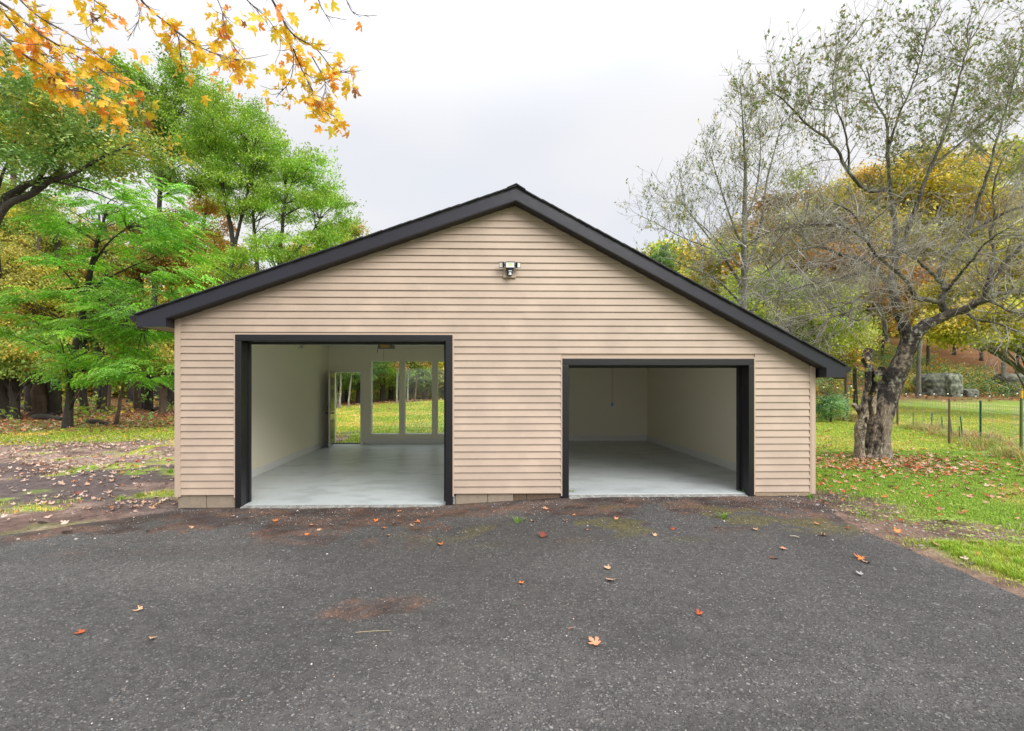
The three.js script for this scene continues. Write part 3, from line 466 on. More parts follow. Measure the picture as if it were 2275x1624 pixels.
// fallen leaves that can be told apart on the driveway: [px, py, size, tone, turn, label]
{
  const T = { red: [[0.42, 0.09, 0.02], [0.30, 0.05, 0.02]], tan: [[0.55, 0.36, 0.22], [0.42, 0.25, 0.15]], peach: [[0.62, 0.29, 0.16], [0.50, 0.2, 0.1]], orange: [[0.58, 0.20, 0.04], [0.48, 0.13, 0.03]], dark: [[0.22, 0.05, 0.03], [0.15, 0.03, 0.02]], pale: [[0.36, 0.35, 0.34], [0.30, 0.29, 0.28]] };
  const list = [
    [188, 1406, 0.075, 'red', 1.9, 'red orange maple leaf on the asphalt at lower left with its stem raised'],
    [316, 1357, 0.075, 'tan', 2.2, 'tan oak coloured leaf on the asphalt above the pale one at lower left'],
    [336, 1423, 0.06, 'tan', -2.0, 'small pale tan leaf on the asphalt at lower left, nearest of three'],
    [1329, 1437, 0.095, 'peach', 0.6, 'large flat peach coloured maple leaf alone on the near asphalt'],
    [1551, 1370, 0.068, 'red', -1.4, 'curled red leaf with long stem on the asphalt right of the peach one'],
    [1357, 1292, 0.085, 'tan', 3.0, 'tan maple leaf with upright stem in the middle of the driveway'],
    [1354, 1268, 0.07, 'tan', 1.0, 'thin tan leaf just behind another tan leaf mid driveway'],
    [1155, 1302, 0.065, 'orange', -1.2, 'small folded orange leaf on the asphalt left of the tan pair'],
    [980, 1214, 0.085, 'orange', 0.4, 'orange leaf on the asphalt in front of the right edge of the left bay'],
    [1207, 1197, 0.12, 'dark', 0.2, 'dark red maple leaf on the asphalt in front of the middle pier'],
    [1723, 1244, 0.09, 'red', 0.1, 'red leaf on the asphalt in front of the right bay frame'],
    [1742, 1222, 0.07, 'peach', 2.1, 'small peach leaf just behind the red one before the right bay'],
    [1919, 1245, 0.10, 'orange', 0.9, 'orange leaf near the right driveway edge, above a tan one'],
    [1926, 1255, 0.11, 'tan', -0.6, 'tan leaf with long stem near the right driveway edge'],
    [1915, 1281, 0.06, 'pale', 0.3, 'bleached grey leaf scrap on the asphalt at right'],
    [612, 1160, 0.10, 'orange', 0.0, 'bright orange leaf on the mud before the left bay'],
    [1835, 1193, 0.10, 'tan', 1.2, 'tan upright leaf on the mossy asphalt before the right corner'],
  ];
  const few = [[835, 1162, 'orange'], [857, 1176, 'orange'], [695, 1168, 'peach'], [708, 1178, 'tan'], [732, 1170, 'tan'], [917, 1171, 'tan'], [932, 1163, 'orange'], [866, 1193, 'tan'], [680, 1189, 'orange'], [885, 1139, 'peach'], [518, 1150, 'tan'], [1212, 1131, 'tan'], [1255, 1159, 'tan'], [1272, 1147, 'peach'], [1368, 1157, 'peach'], [1186, 1161, 'tan'], [1217, 1133, 'peach'], [1492, 1177, 'red'], [1588, 1173, 'tan'], [1455, 1195, 'tan'], [1887, 1178, 'red'], [1820, 1167, 'peach'], [430, 1172, 'tan'], [1300, 1180, 'peach'], [1680, 1180, 'tan']];
  let k = 0;
  const lay = (px, py, size, tone, turn, label, group) => {
    const p = onGround(px, py), o = part('fallen_leaf', mapleLeaf(100 + k, { curl: 0.35 + 0.5 * ((k * 7) % 5) / 5, fold: -0.2 + 0.12 * ((k * 3) % 5), tones: T[tone], stem: 0.55, bite: k % 3 === 1 ? 0.3 : 0 }), M.litter, scene);
    o.scale.setScalar(size * 0.85); o.position.set(p.x, p.y + 0.012, p.z); o.rotation.set(-Math.PI / 2 + 0.25 * Math.sin(k * 2.3), 0.3 * Math.cos(k * 1.7), turn); o.rotation.order = 'YXZ';
    tag(o, label, 'leaf', group); k++;
  };
  for (const [px, py, s, t, r, l] of list) lay(px, py, s, t, r, l);
  few.forEach(([px, py, t], i) => lay(px, py, 0.07, t, i * 1.3, `small dry ${t} leaf on the muddy asphalt strip close to the garage`, `small ${t} leaves on the asphalt strip close to the garage`));
  // sticks
  const stick = (a, b, r, label, c = [0.05, 0.035, 0.03]) => { const p = onGround(...a), q = onGround(...b), m = p.clone().lerp(q, 0.5); const w = new Wood().tube([p.clone().sub(m).add(V(0, r + 0.012, 0)), V(0, r + 0.02, 0.01), q.clone().sub(m).add(V(0, r + 0.012, 0))], [r, r * 1.1, r * 0.6], 6).build(() => c); const o = part('stick', w, M.twig, scene); o.position.copy(m); tag(o, label, 'stick'); };
  stick([138, 1187], [161, 1185], 0.012, 'short black stick lying where asphalt meets dirt at left');
  stick([325, 1184], [333, 1184], 0.01, 'short dark stub on the asphalt left of the left bay');
  stick([86, 1164], [104, 1166], 0.012, 'dark stick on bare earth at the far left');
  stick([1755, 1195], [1776, 1199], 0.006, 'thin pale stick on moss in front of the right bay', [0.4, 0.36, 0.3]);
  stick([1262, 1405], [1276, 1399], 0.0035, 'tiny brown twig on the asphalt left of the peach leaf', [0.3, 0.15, 0.09]);
  stick([790, 1413], [868, 1406], 0.0025, 'thin straw stem on the asphalt below the muddy hollow', [0.34, 0.27, 0.16]);
}
function scatter(name, geo, m, n, place, seed, label, category, kind = 'stuff', parent = scene) {   // place(R) -> {p, s, q, c} or null
  const R = rng(seed), list = []; for (let k = 0; k < n; k++) { const a = place(R, k); if (a) list.push(a); }
  const o = new THREE.InstancedMesh(geo, m, list.length), X = new THREE.Matrix4(), S = V(1, 1, 1);
  list.forEach((a, i) => { typeof a.s === 'number' ? S.setScalar(a.s) : S.copy(a.s); o.setMatrixAt(i, X.compose(a.p, a.q, S)); if (a.c) o.setColorAt(i, rgb(...a.c)); });
  o.name = parent === scene ? numbered(name) : name; parent.add(o); tag(o, label, category, null, kind); return o;
}
const quat = (x, y, z, order = 'YXZ') => new THREE.Quaternion().setFromEuler(new THREE.Euler(x, y, z, order));
// grit and pale stone chips on the driveway
{
  const g = new THREE.IcosahedronGeometry(1, 0); { const p = g.attributes.position; for (let i = 0; i < p.count; i++) { const k = 0.8 + 0.4 * h3(Math.round(p.getX(i) * 9), Math.round(p.getY(i) * 9), Math.round(p.getZ(i) * 9)); p.setXYZ(i, p.getX(i) * k, p.getY(i) * k * 0.7, p.getZ(i) * k); } g.setAttribute('color', new THREE.BufferAttribute(new Float32Array(p.count * 3).fill(1), 3)); g.computeVertexNormals(); }
  scatter('grit', g, M.stone, 17000, (R) => {
    const near = R() < 0.7, x = near ? lerp(-4.6, 5.2, R()) : lerp(-8, 4.6, R()), z = near ? 0.1 + 1.9 * R() * R() : 0.1 + 4.9 * R(); if (inAsphalt(x, z) < -0.5) return null;
    const q = fbm(x * 1.5, z * 1.5, 90, 3); if (R() > sm(0.3, 0.7, q) + 0.15) return null;
    const s = (0.0018 + 0.0045 * R() * R()) * (R() < 0.03 ? 2.4 : 1), t = R(), v = R() < 0.35 ? 0.3 + 0.3 * R() : 0.07 + 0.12 * R();
    return { p: V(x, ground(x, z) + 0.006, z), s, q: quat(0, R() * 6.3, 0), c: t < 0.15 ? [v * 1.2, v * 0.75, v * 0.6] : [v, v * 0.97, v * 0.95] };
  }, 21, 'pale grit and stone chips scattered over the asphalt');
  const chip = new THREE.OctahedronGeometry(1, 0).scale(1, 0.45, 0.75); chip.setAttribute('color', new THREE.BufferAttribute(new Float32Array(chip.attributes.position.count * 3).fill(1), 3));
  scatter('aggregate', chip, M.stone, 120000, (R) => {
    const u = R(), Z = 2.3 + 4.6 * Math.pow(u, 1.25), x = (R() - 0.5) * 2.35 * Z + 0.1 * Z, z = EYE.z - Z; if (inAsphalt(x, z) < 0.04 || R() < mud(x, z) * 0.8) return null;
    const s = 0.0035 + 0.0095 * R() * R(), v = 0.03 + 0.125 * R() * R() + (R() < 0.012 ? 0.2 : 0), w = 0.03 * (R() - 0.5);
    return { p: V(x, ground(x, z) + 0.004 + 0.012 * (fbm(x * 1.2, z * 1.2, 50, 3) - 0.5) * sm(0, 0.6, z) - 0.0008, z), s, q: quat(0.7 * (R() - 0.5), R() * 6.3, 0.7 * (R() - 0.5)), c: [v * (1.04 + w), v, v * (0.95 - w)] };
  }, 23, 'crushed stone standing out of the worn asphalt');
  const sm2 = g.clone(); scatter('pebbles', sm2, M.stone, 1600, (R) => {
    const left = R() < 0.7, x = left ? lerp(-14, -4.3, R()) : lerp(4.5, 6.5, R()), z = left ? lerp(-8, 1.6, R()) : lerp(-0.2, 2.6, R()); if (bareEarth(x, z) < 0.4) return null;
    const v = 0.15 + 0.3 * R(); return { p: V(x, ground(x, z) + 0.008, z), s: 0.006 + 0.018 * R() * R(), q: quat(0, R() * 6.3, 0), c: [v * 1.05, v * 0.92, v * 0.85] };
  }, 22, 'small pebbles on the bare earth beside the garage');
}
// grass: blades in tufts
function tuft(seed, n, h, spread, w, lean = 0.6, cup = 0.3) {
  const R = rng(seed), pos = [], col = [], nor = [];
  for (let k = 0; k < n; k++) {
    const a = R() * 6.283, r = spread * Math.sqrt(R()), x = Math.cos(a) * r, z = Math.sin(a) * r, d = R() * 6.283, L = h * (0.55 + 0.6 * R()), b = lean * (0.2 + R()) * L, dx = Math.cos(d), dz = Math.sin(d), sx = -dz * w * (0.6 + 0.7 * R()), sz = dx * w * (0.6 + 0.7 * R());
    const P = [[x - sx, 0, z - sz], [x + sx, 0, z + sz], [x + dx * b * cup + sx * 0.8, L * 0.6, z + dz * b * cup + sz * 0.8], [x + dx * b * cup - sx * 0.8, L * 0.6, z + dz * b * cup - sz * 0.8], [x + dx * b, L * (1 - 0.25 * lean * R()), z + dz * b]];
    const v = 0.7 + 0.5 * R(), y = R() < 0.12 ? 1 : 0, c = y ? [1.9 * v, 1.15 * v, 1.2 * v] : [v * (0.85 + 0.3 * R()), v, v * 0.9];
    for (const i of [0, 1, 2, 0, 2, 3, 3, 2, 4]) { pos.push(...P[i]); col.push(...c); nor.push(dx * 0.35, 0.93, dz * 0.35); }
  }
  const g = new THREE.BufferGeometry(); g.setAttribute('position', new THREE.Float32BufferAttribute(pos, 3)); g.setAttribute('color', new THREE.Float32BufferAttribute(col, 3)); g.computeVertexNormals(); return g;
}
const grassTone = (x, z, R) => { const n = fbm(x * 0.6, z * 0.6, 6, 4), n2 = fbm(x * 2.3, z * 2.3, 16, 2); const c = mixc([0.32, 0.48, 0.07], [0.52, 0.53, 0.14], sm(0.46, 0.72, n * 0.7 + n2 * 0.3)); const k = 0.8 + 0.4 * R(); return [c[0] * k, c[1] * k, c[2] * k]; };
{
  const near = tuft(1, 14, 0.036, 0.06, 0.003), mid = tuft(2, 14, 0.042, 0.13, 0.006), far = tuft(3, 14, 0.055, 0.3, 0.013);
  const put = (x, z, R, s) => ({ p: V(x, ground(x, z) - 0.006, z), s: s * (0.7 + 0.6 * R()), q: quat(0.15 * (R() - 0.5), R() * 6.3, 0.15 * (R() - 0.5)), c: grassTone(x, z, R) });
  const ok = (x, z, R) => !inGarage(x, z) && inAsphalt(x, z) < -0.04 && R() > bareEarth(x, z) * 0.97 && R() > woodsFloor(x, z) * 0.9;
  scatter('lawn_grass', near, M.grass, 52000, (R) => { const x = lerp(4.4, 11, R()), z = lerp(-4, 4.2, R()); return ok(x, z, R) ? put(x, z, R, 1) : null; }, 31, 'short green grass of the lawn beside the driveway');
  scatter('lawn_grass', mid, M.grass, 30000, (R) => { const x = lerp(4.9, 24, R()), z = lerp(-26, -4, R()); return ok(x, z, R) ? put(x, z, R, 1) : null; }, 32, 'green grass of the lawn around the old hollow tree and past the fence');
  scatter('lawn_grass', mid, M.grass, 34000, (R) => { const x = lerp(-24, -4.3, R()), z = lerp(-19, 1, R()); return ok(x, z, R) && (z < -6 || fbm(x * 1.3, z * 2.2, 15, 3) > 0.60) ? put(x, z, R, 1) : null; }, 33, 'green grass strip and sparse tufts left of the garage');
  scatter('lawn_grass', far, M.grass, 26000, (R) => { const x = lerp(-16, 8, R()), z = lerp(-36, -7.4, R()); return ok(x, z, R) ? put(x, z, R, 1) : null; }, 34, 'sunny green back lawn seen through the windows');
  // taller tufts at the driveway edge
  const tall = tuft(4, 16, 0.15, 0.05, 0.004, 0.9, 0.25);
  scatter('edge_grass', tall, M.grass, 520, (R) => { const z = lerp(1.9, 4.4, R()), x = 4.65 + 1.6 * R() * R() + 0.1; return bareEarth(x, z) < 0.6 && fbm(x * 2, z * 2, 5, 2) > 0.42 ? { ...put(x, z, R, 0.62), c: [0.28 + 0.12 * R(), 0.52, 0.05] } : null; }, 35, 'long bright grass tufts along the right edge of the asphalt');
  // broadleaf weeds
  const W = []; { const R = rng(6); for (let k = 0; k < 9; k++) { const a = k * 2.4, r = 0.02 + 0.05 * R(), s = 0.009 + 0.008 * R(), g = new THREE.CircleGeometry(s, 7).rotateX(-Math.PI / 2 + 0.5 * (R() - 0.5)).rotateY(a).translate(Math.cos(a) * r, 0.02 + 0.03 * R(), Math.sin(a) * r); W.push(g); } }
  const weed = merge(W); weed.setAttribute('color', new THREE.BufferAttribute(new Float32Array(weed.attributes.position.count * 3).map((_, i) => 0.85 + 0.3 * h3(Math.floor(i / 63), 1, 1)), 3));
  scatter('ground_weeds', weed, M.grass, 380, (R) => { const x = lerp(4.7, 8.5, R()), z = lerp(0.6, 3.9, R()); return inAsphalt(x, z) < -0.1 && fbm(x * 1.6, z * 1.6, 55, 3) > 0.47 ? { p: V(x, ground(x, z), z), s: 0.7 + 0.7 * R(), q: quat(0, R() * 6, 0), c: [0.30 + 0.12 * R(), 0.48, 0.08] } : null; }, 36, 'low broad leaved weeds between driveway and lawn');
  // weeds growing singly at the garage foot and in the asphalt
  const spots = [[265, 1112, 'small light green weed on the bare earth left of the garage, nearest its corner'], [312, 1104, 'low weed tuft beside the left corner of the garage'], [378, 1050, 'green weed against the left wall of the garage'], [1152, 1161, 'green weed sprout in the asphalt before the middle pier'], [1605, 1153, 'weed sprout in the asphalt before the right bay'], [1655, 1099, 'green weed at the foot of the right bay frame'], [1800, 1107, 'weed tuft at the right corner post'], [1270, 1098, 'yellow green weed at the left foot of the right bay frame'], [100, 1115, 'wide low grass patch on the bare earth at far left']];
  spots.forEach(([px, py, label], i) => { const p = onGround(px, py), o = part('weed', tuft(60 + i, 26, i === 8 ? 0.06 : 0.09, i === 8 ? 0.3 : 0.05, 0.006, 1.3, 0.3), M.grass.clone(), scene); o.material.color.setRGB(0.2, 0.38, 0.05); o.position.copy(p); tag(o, label, 'weed'); });
}
// leaf litter
{
  const T = [[[0.55, 0.33, 0.2], [0.42, 0.22, 0.12]]], g = mapleLeaf(7, { curl: 0.5, fold: 0.3, tones: [[1, 1, 1], [0.85, 0.8, 0.75]], stem: 0.3 });
  const tone = (R) => { const t = R(), v = 0.75 + 0.5 * R(); const c = t < 0.45 ? [0.52, 0.32, 0.2] : t < 0.62 ? [0.55, 0.19, 0.05] : t < 0.78 ? [0.30, 0.12, 0.06] : t < 0.9 ? [0.50, 0.40, 0.30] : [0.42, 0.07, 0.03]; return c.map((q) => q * v); };
  const leaf = (x, z, R, s, lift = 0.02) => ({ p: V(x, ground(x, z) + lift, z), s: s * (0.7 + 0.6 * R()), q: quat(-Math.PI / 2 + 0.9 * (R() - 0.5), 0.9 * (R() - 0.5), R() * 6.3, 'XYZ'), c: tone(R) });
  scatter('leaf_litter', g, M.litter, 4600, (R) => { const x = lerp(4.7, 16, R()), z = lerp(-9, 3.2, R()); if (x < 5.08 && z < 0.05) return null; const d = 0.24 + 0.6 * sm(3.4, 0.8, Math.hypot((x - 8.2) * 0.7, z + 2.2)) + 0.75 * sm(1.3, 0.2, x - 5.03) * sm(0.8, -0.5, z) + 0.25 * sm(0.5, 0.65, fbm(x * 0.5, z * 0.5, 3, 3)); return R() < d && inAsphalt(x, z) < 0.05 ? leaf(x, z, R, 0.058, 0.03) : null; }, 41, 'fallen orange and tan leaves on the right lawn');
  scatter('leaf_litter', g, M.litter, 1500, (R) => { const x = lerp(6.6, 10, R()), z = lerp(-3.6, -1, R()); return Math.hypot((x - 8.3) * 0.75, z + 2.5) < 1.3 * Math.sqrt(R()) + 0.2 ? leaf(x, z, R, 0.058, 0.025) : null; }, 42, 'thick ring of brown leaves around the hollow tree');
  scatter('leaf_litter', g, M.litter, 6200, (R) => { const x = lerp(-15, -4.35, R()), z = lerp(-9.5, 1.4, R()); const d = 0.25 + 0.9 * sm(0.46, 0.66, fbm(x * 0.5, z * 1.4, 13, 3)); return R() < d && inAsphalt(x, z) < -0.1 ? { ...leaf(x, z, R, 0.065, 0.02), c: (R() < 0.8 ? mixc([0.46, 0.30, 0.23], [0.62, 0.5, 0.42], R()) : tone(R)) } : null; }, 43, 'bleached dry leaves on the bare earth left of the garage');
  scatter('leaf_litter', g, M.litter, 9000, (R) => { const x = lerp(-30, -4.3, R()), z = lerp(-34, -9, R()); return R() < 0.06 + 0.9 * sm(-2.5, 0.5, woodsEdge(x) - z) ? leaf(x, z, R, 0.11, 0.03) : null; }, 44, 'brown and orange leaves covering the floor of the left woods');
  scatter('leaf_litter', g, M.litter, 7000, (R) => { const x = lerp(-16, 40, R()), z = lerp(-52, -22, R()); return R() < 0.04 + 0.9 * sm(-2, 1, woodsEdge(x) - z) ? leaf(x, z, R, 0.16, 0.03) : null; }, 45, 'red brown leaves covering the wooded slope behind');
}
// ------------------------------------------------------------------ vegetation
const BARK = { dark: [[0.05, 0.042, 0.036], [0.11, 0.095, 0.085]], brown: [[0.14, 0.095, 0.07], [0.26, 0.19, 0.15]], grey: [[0.15, 0.14, 0.12], [0.33, 0.33, 0.28]], pale: [[0.32, 0.29, 0.26], [0.5, 0.47, 0.42]] };
const barkTint = (k, s = 1) => (x, y, z) => { const a = fbm(x * 3 * s, y * 2 * s, z * 3 * s, 3); return mixc(BARK[k][0], BARK[k][1], sm(0.36, 0.66, a)).map((v) => v * 1.5); };
function leafGeo(seed, n, spread, len, wid, flat = 0.6, droop = 0.3) {   // a spray of small folded leaves
  const R = rng(seed), pos = [], col = [];
  for (let k = 0; k < n; k++) {
    const c = V(gauss(R) * spread, gauss(R) * spread * flat, gauss(R) * spread), d = V(gauss(R), gauss(R) * 0.5 - droop, gauss(R)).normalize(), s = d.clone().cross(V(gauss(R), 1.2, gauss(R))).normalize(), u = s.clone().cross(d), L = len * (0.7 + 0.6 * R()), w = wid * (0.7 + 0.6 * R());
    const tip = c.clone().addScaledVector(d, L), m = c.clone().addScaledVector(d, L * 0.45).addScaledVector(u, w * 0.25), a = m.clone().addScaledVector(s, w), b = m.clone().addScaledVector(s, -w), v = 0.72 + 0.56 * R(), y = 0.85 + 0.3 * R();
    for (const q of [c, a, tip, c, tip, b]) { pos.push(q.x, q.y, q.z); col.push(v * y, v, v * (0.8 + 0.4 * R())); }
  }
  const g = new THREE.BufferGeometry(); g.setAttribute('position', new THREE.Float32BufferAttribute(pos, 3)); g.setAttribute('color', new THREE.Float32BufferAttribute(col, 3)); g.computeVertexNormals(); return g;
}
function frondGeo(seed, pairs, len, leaf, wid) {   // a compound leaf: leaflets in pairs along an arching stalk
  const R = rng(seed), pos = [], col = [];
  const put = (c, d, L, w) => { const s = d.clone().cross(V(0, 1, 0)).normalize(), m = c.clone().addScaledVector(d, L * 0.45).add(V(0, w * 0.25, 0)), a = m.clone().addScaledVector(s, w), b = m.clone().addScaledVector(s, -w), t = c.clone().addScaledVector(d, L).add(V(0, -L * 0.25, 0)), v = 0.75 + 0.5 * R(); for (const q of [c, a, t, c, t, b]) { pos.push(q.x, q.y, q.z); col.push(v * (0.9 + 0.2 * R()), v, v * 0.9); } };
  for (let k = 0; k <= pairs; k++) { const t = (k + 0.6) / (pairs + 0.6), c = V(0, 0.10 * len * Math.sin(t * 2.2) - 0.32 * len * t * t, len * t); const e = k === pairs; for (const s of e ? [0] : [-1, 1]) put(c, V(s * 1, -0.12, e ? 1 : 0.45 + 0.3 * R()).normalize(), leaf * (e ? 0.9 : 1 - 0.35 * Math.abs(t - 0.5) * 2) * (0.85 + 0.3 * R()), wid); }
  const g = new THREE.BufferGeometry(); g.setAttribute('position', new THREE.Float32BufferAttribute(pos, 3)); g.setAttribute('color', new THREE.Float32BufferAttribute(col, 3)); g.computeVertexNormals(); return g;
}
function needleGeo(seed) { return leafGeo(seed, 26, 0.2, 0.2, 0.012, 0.35, 0.1); }
const SPRAY = { fine: leafGeo(1, 20, 0.20, 0.095, 0.026), mid: leafGeo(2, 22, 0.24, 0.10, 0.032), big: leafGeo(3, 20, 0.42, 0.19, 0.065), huge: leafGeo(4, 26, 0.8, 0.3, 0.11), locust: leafGeo(5, 26, 0.26, 0.095, 0.023, 0.45, 0.25), frond: frondGeo(1, 7, 0.5, 0.13, 0.027), needle: needleGeo(6), small: leafGeo(7, 9, 0.16, 0.05, 0.014, 0.9, 0.4) };
const PAL = {
  bright: [[0.28, 0.56, 0.05], [0.42, 0.70, 0.08], [0.30, 0.62, 0.10]], green: [[0.28, 0.48, 0.06], [0.40, 0.58, 0.07], [0.44, 0.60, 0.08]], deep: [[0.12, 0.27, 0.04], [0.19, 0.36, 0.05]],
  olive: [[0.32, 0.47, 0.08], [0.44, 0.53, 0.09], [0.28, 0.50, 0.09], [0.74, 0.54, 0.06]], yellow: [[0.62, 0.51, 0.08], [0.58, 0.53, 0.09], [0.46, 0.50, 0.09]], gold: [[0.66, 0.58, 0.07], [0.57, 0.59, 0.08], [0.72, 0.54, 0.07]], orange: [[0.72, 0.36, 0.06], [0.66, 0.42, 0.07], [0.5, 0.38, 0.07]], rust: [[0.5, 0.25, 0.07], [0.56, 0.34, 0.08], [0.36, 0.33, 0.07]],
  pine: [[0.12, 0.26, 0.09], [0.16, 0.34, 0.10], [0.24, 0.42, 0.09]], lime: [[0.46, 0.56, 0.08], [0.60, 0.58, 0.08], [0.36, 0.50, 0.08]],
};
// a tree: trunk as a list of points [px, py, Z, radius] measured on the photograph, crown as ellipsoids [px, py, Z, half width, half height (photo units), clusters]
function tree(name, label, o) {
  const R = rng(o.seed), trunk = o.trunk.map(([px, py, Z, r]) => ({ p: at(px, py, Z), r })), foot = trunk[0];
  foot.p.y = Math.min(ground(foot.p.x, foot.p.z), foot.p.y) - 0.1;
  const T = thing(name, label, o.category ?? 'tree', [foot.p.x, foot.p.y, foot.p.z], o.group), org = foot.p.clone(), w = new Wood(), L = (v) => v.clone().sub(org);
  const curve = new THREE.CatmullRomCurve3(trunk.map((t) => t.p)), N = o.straight ? 6 : 14, pts = [], rr = [];
  for (let k = 0; k <= N; k++) { const t = k / N, f = t * (trunk.length - 1), a = Math.floor(Math.min(f, trunk.length - 2)); pts.push(curve.getPoint(t).add(k > 0 && k < N ? V(gauss(R), 0, gauss(R)).multiplyScalar(foot.r * 0.25) : V(0, 0, 0))); rr.push(lerp(trunk[a].r, trunk[a + 1].r, f - a) * (k === 0 ? 1.35 : 1)); }
  w.tube(pts.map(L), rr, o.sides ?? 9);
  for (const limb of o.limbs ?? []) { const c = new THREE.CatmullRomCurve3(limb.map(([px, py, Z]) => at(px, py, Z))), q = c.getPoints(limb.length * 4); const r0 = limb[0][3], r1 = limb[limb.length - 1][3]; w.tube(q.map(L), q.map((_, i) => lerp(r0, r1, i / (q.length - 1))), 7); pts.push(...q.filter((_, i) => i % 2)); rr.push(...q.filter((_, i) => i % 2).map((_, i) => r1 * 1.5)); }
  const list = [], dirs = [];
  for (const [px, py, Z, hw, hh, n, dz] of o.crowns ?? []) {
    const c = at(px, py, Z), rx = hw * Z / FOCAL, ry = hh * Z / FOCAL, rz = dz ?? Math.min(rx, ry * 1.2);
    for (let k = 0; k < n; k++) {
      let d; do d = V(2 * R() - 1, 2 * R() - 1, 2 * R() - 1); while (d.lengthSq() > 1 || d.lengthSq() < 0.08);
      const l = d.length(); d.multiplyScalar(Math.pow(l, 0.55) / l);
      const p = V(c.x + d.x * rx, c.y + d.y * ry, c.z + d.z * rz);
      // a limb from the trunk to the cluster
      let best = 0, bd = 1e9; for (let i = 0; i < pts.length; i++) { const q = pts[i], hor = Math.hypot(q.x - p.x, q.z - p.z), e = hor * 0.9 + Math.abs(p.y - 0.55 * hor - q.y) * 1.2; if (e < bd) { bd = e; best = i; } }
      const s = pts[best], len = s.distanceTo(p), m = s.clone().lerp(p, 0.5).add(V(gauss(R) * 0.08 * len, 0.12 * len, gauss(R) * 0.08 * len)), r = Math.min(rr[best] * 0.5, 0.008 + 0.009 * len);
      const b = new THREE.QuadraticBezierCurve3(s, m, p).getPoints(5); w.tube(b.map(L), [r, r * 0.85, r * 0.7, r * 0.55, r * 0.4, 0.005], 4);
      if (o.bare) for (let t = 0; t < 4; t++) { const e = b[2 + t % 4], f = e.clone().add(V(gauss(R), Math.abs(gauss(R)) * 0.8, gauss(R)).multiplyScalar(0.35 * Math.max(0.6, len * 0.3))); w.tube([e, e.clone().lerp(f, 0.5).add(V(0, 0.04, 0)), f].map(L), [r * 0.4, r * 0.25, 0.005], 3); }
      const tone = 0.78 + 0.44 * R(), col = o.pal[Math.floor(R() * o.pal.length)], cs = o.clusterSize ?? 0.5, cnt = o.clumps ?? 26, out = V(p.x - s.x, 0, p.z - s.z).normalize();
      for (let i = 0; i < cnt; i++) {
        const q = p.clone().add(V(gauss(R) * cs, gauss(R) * cs * (o.flat ?? 0.5), gauss(R) * cs));
        const c2 = o.pal[Math.floor(R() * o.pal.length)], cc = mixc(col, c2, R() * 0.6), v = tone * (0.8 + 0.4 * R()), yaw = o.frond ? Math.atan2(out.x, out.z) + 1.4 * gauss(R) : R() * 6.3;
        list.push({ p: L(q), s: (o.size ?? 1) * (0.7 + 0.6 * R()), q: quat(o.frond ? 0.25 * gauss(R) + 0.1 : 0.5 * gauss(R), yaw, 0.5 * gauss(R)), c: cc.map((a) => a * v) });
      }
    }
  }
  part('trunk', w.build(barkTint(o.bark ?? 'dark')), M.bark, T);
  if (list.length) { let i = 0; scatter('crown', SPRAY[o.spray ?? 'mid'], M.leaf, list.length, () => list[i++], 1, null, null, 'stuff', T); }
  return T;
}
// --- left: large trees that can be told apart
tree('spreading_tree', 'spreading olive green tree whose dark limbs reach in from the left edge', { seed: 1, trunk: [[-120, 1060, 12.5, 0.195], [-70, 760, 12.4, 0.165], [-40, 560, 12.3, 0.150], [5, 450, 12.3, 0.112], [60, 410, 12.2, 0.075], [130, 392, 12, 0.038]], bark: 'dark', spray: 'fine', pal: [[0.26, 0.46, 0.09], [0.36, 0.52, 0.10], [0.23, 0.43, 0.10], [0.42, 0.52, 0.10], [0.30, 0.50, 0.12], [0.70, 0.54, 0.07]], clumps: 17, clusterSize: 0.4, size: 0.9,
  limbs: [[[-45, 590, 12.3, 0.10], [10, 462, 12.2], [70, 432, 12], [112, 402, 11.8], [160, 388, 11.5], [215, 356, 11.2], [285, 322, 11, 0.02]], [[70, 432, 12, 0.06], [100, 372, 12], [118, 350, 12], [128, 300, 12.2], [135, 260, 12.3, 0.012]], [[112, 402, 11.8, 0.05], [135, 372, 12], [165, 330, 12], [185, 300, 12, 0.012]], [[-30, 520, 12.3, 0.05], [-5, 420, 12.4], [8, 380, 12.4], [30, 330, 12.3], [40, 250, 12.3, 0.015]], [[112, 402, 11.8, 0.03], [190, 420, 11.6], [262, 450, 11.4, 0.01]]],
  crowns: [[40, 240, 12.5, 120, 70, 24, 1.4], [170, 250, 12, 130, 80, 30, 1.2], [110, 330, 12, 150, 70, 22, 1.2], [240, 320, 11.5, 90, 60, 16, 1], [10, 380, 12.5, 60, 90, 8, 1.2], [-20, 180, 12.8, 90, 60, 12, 1.2]] });
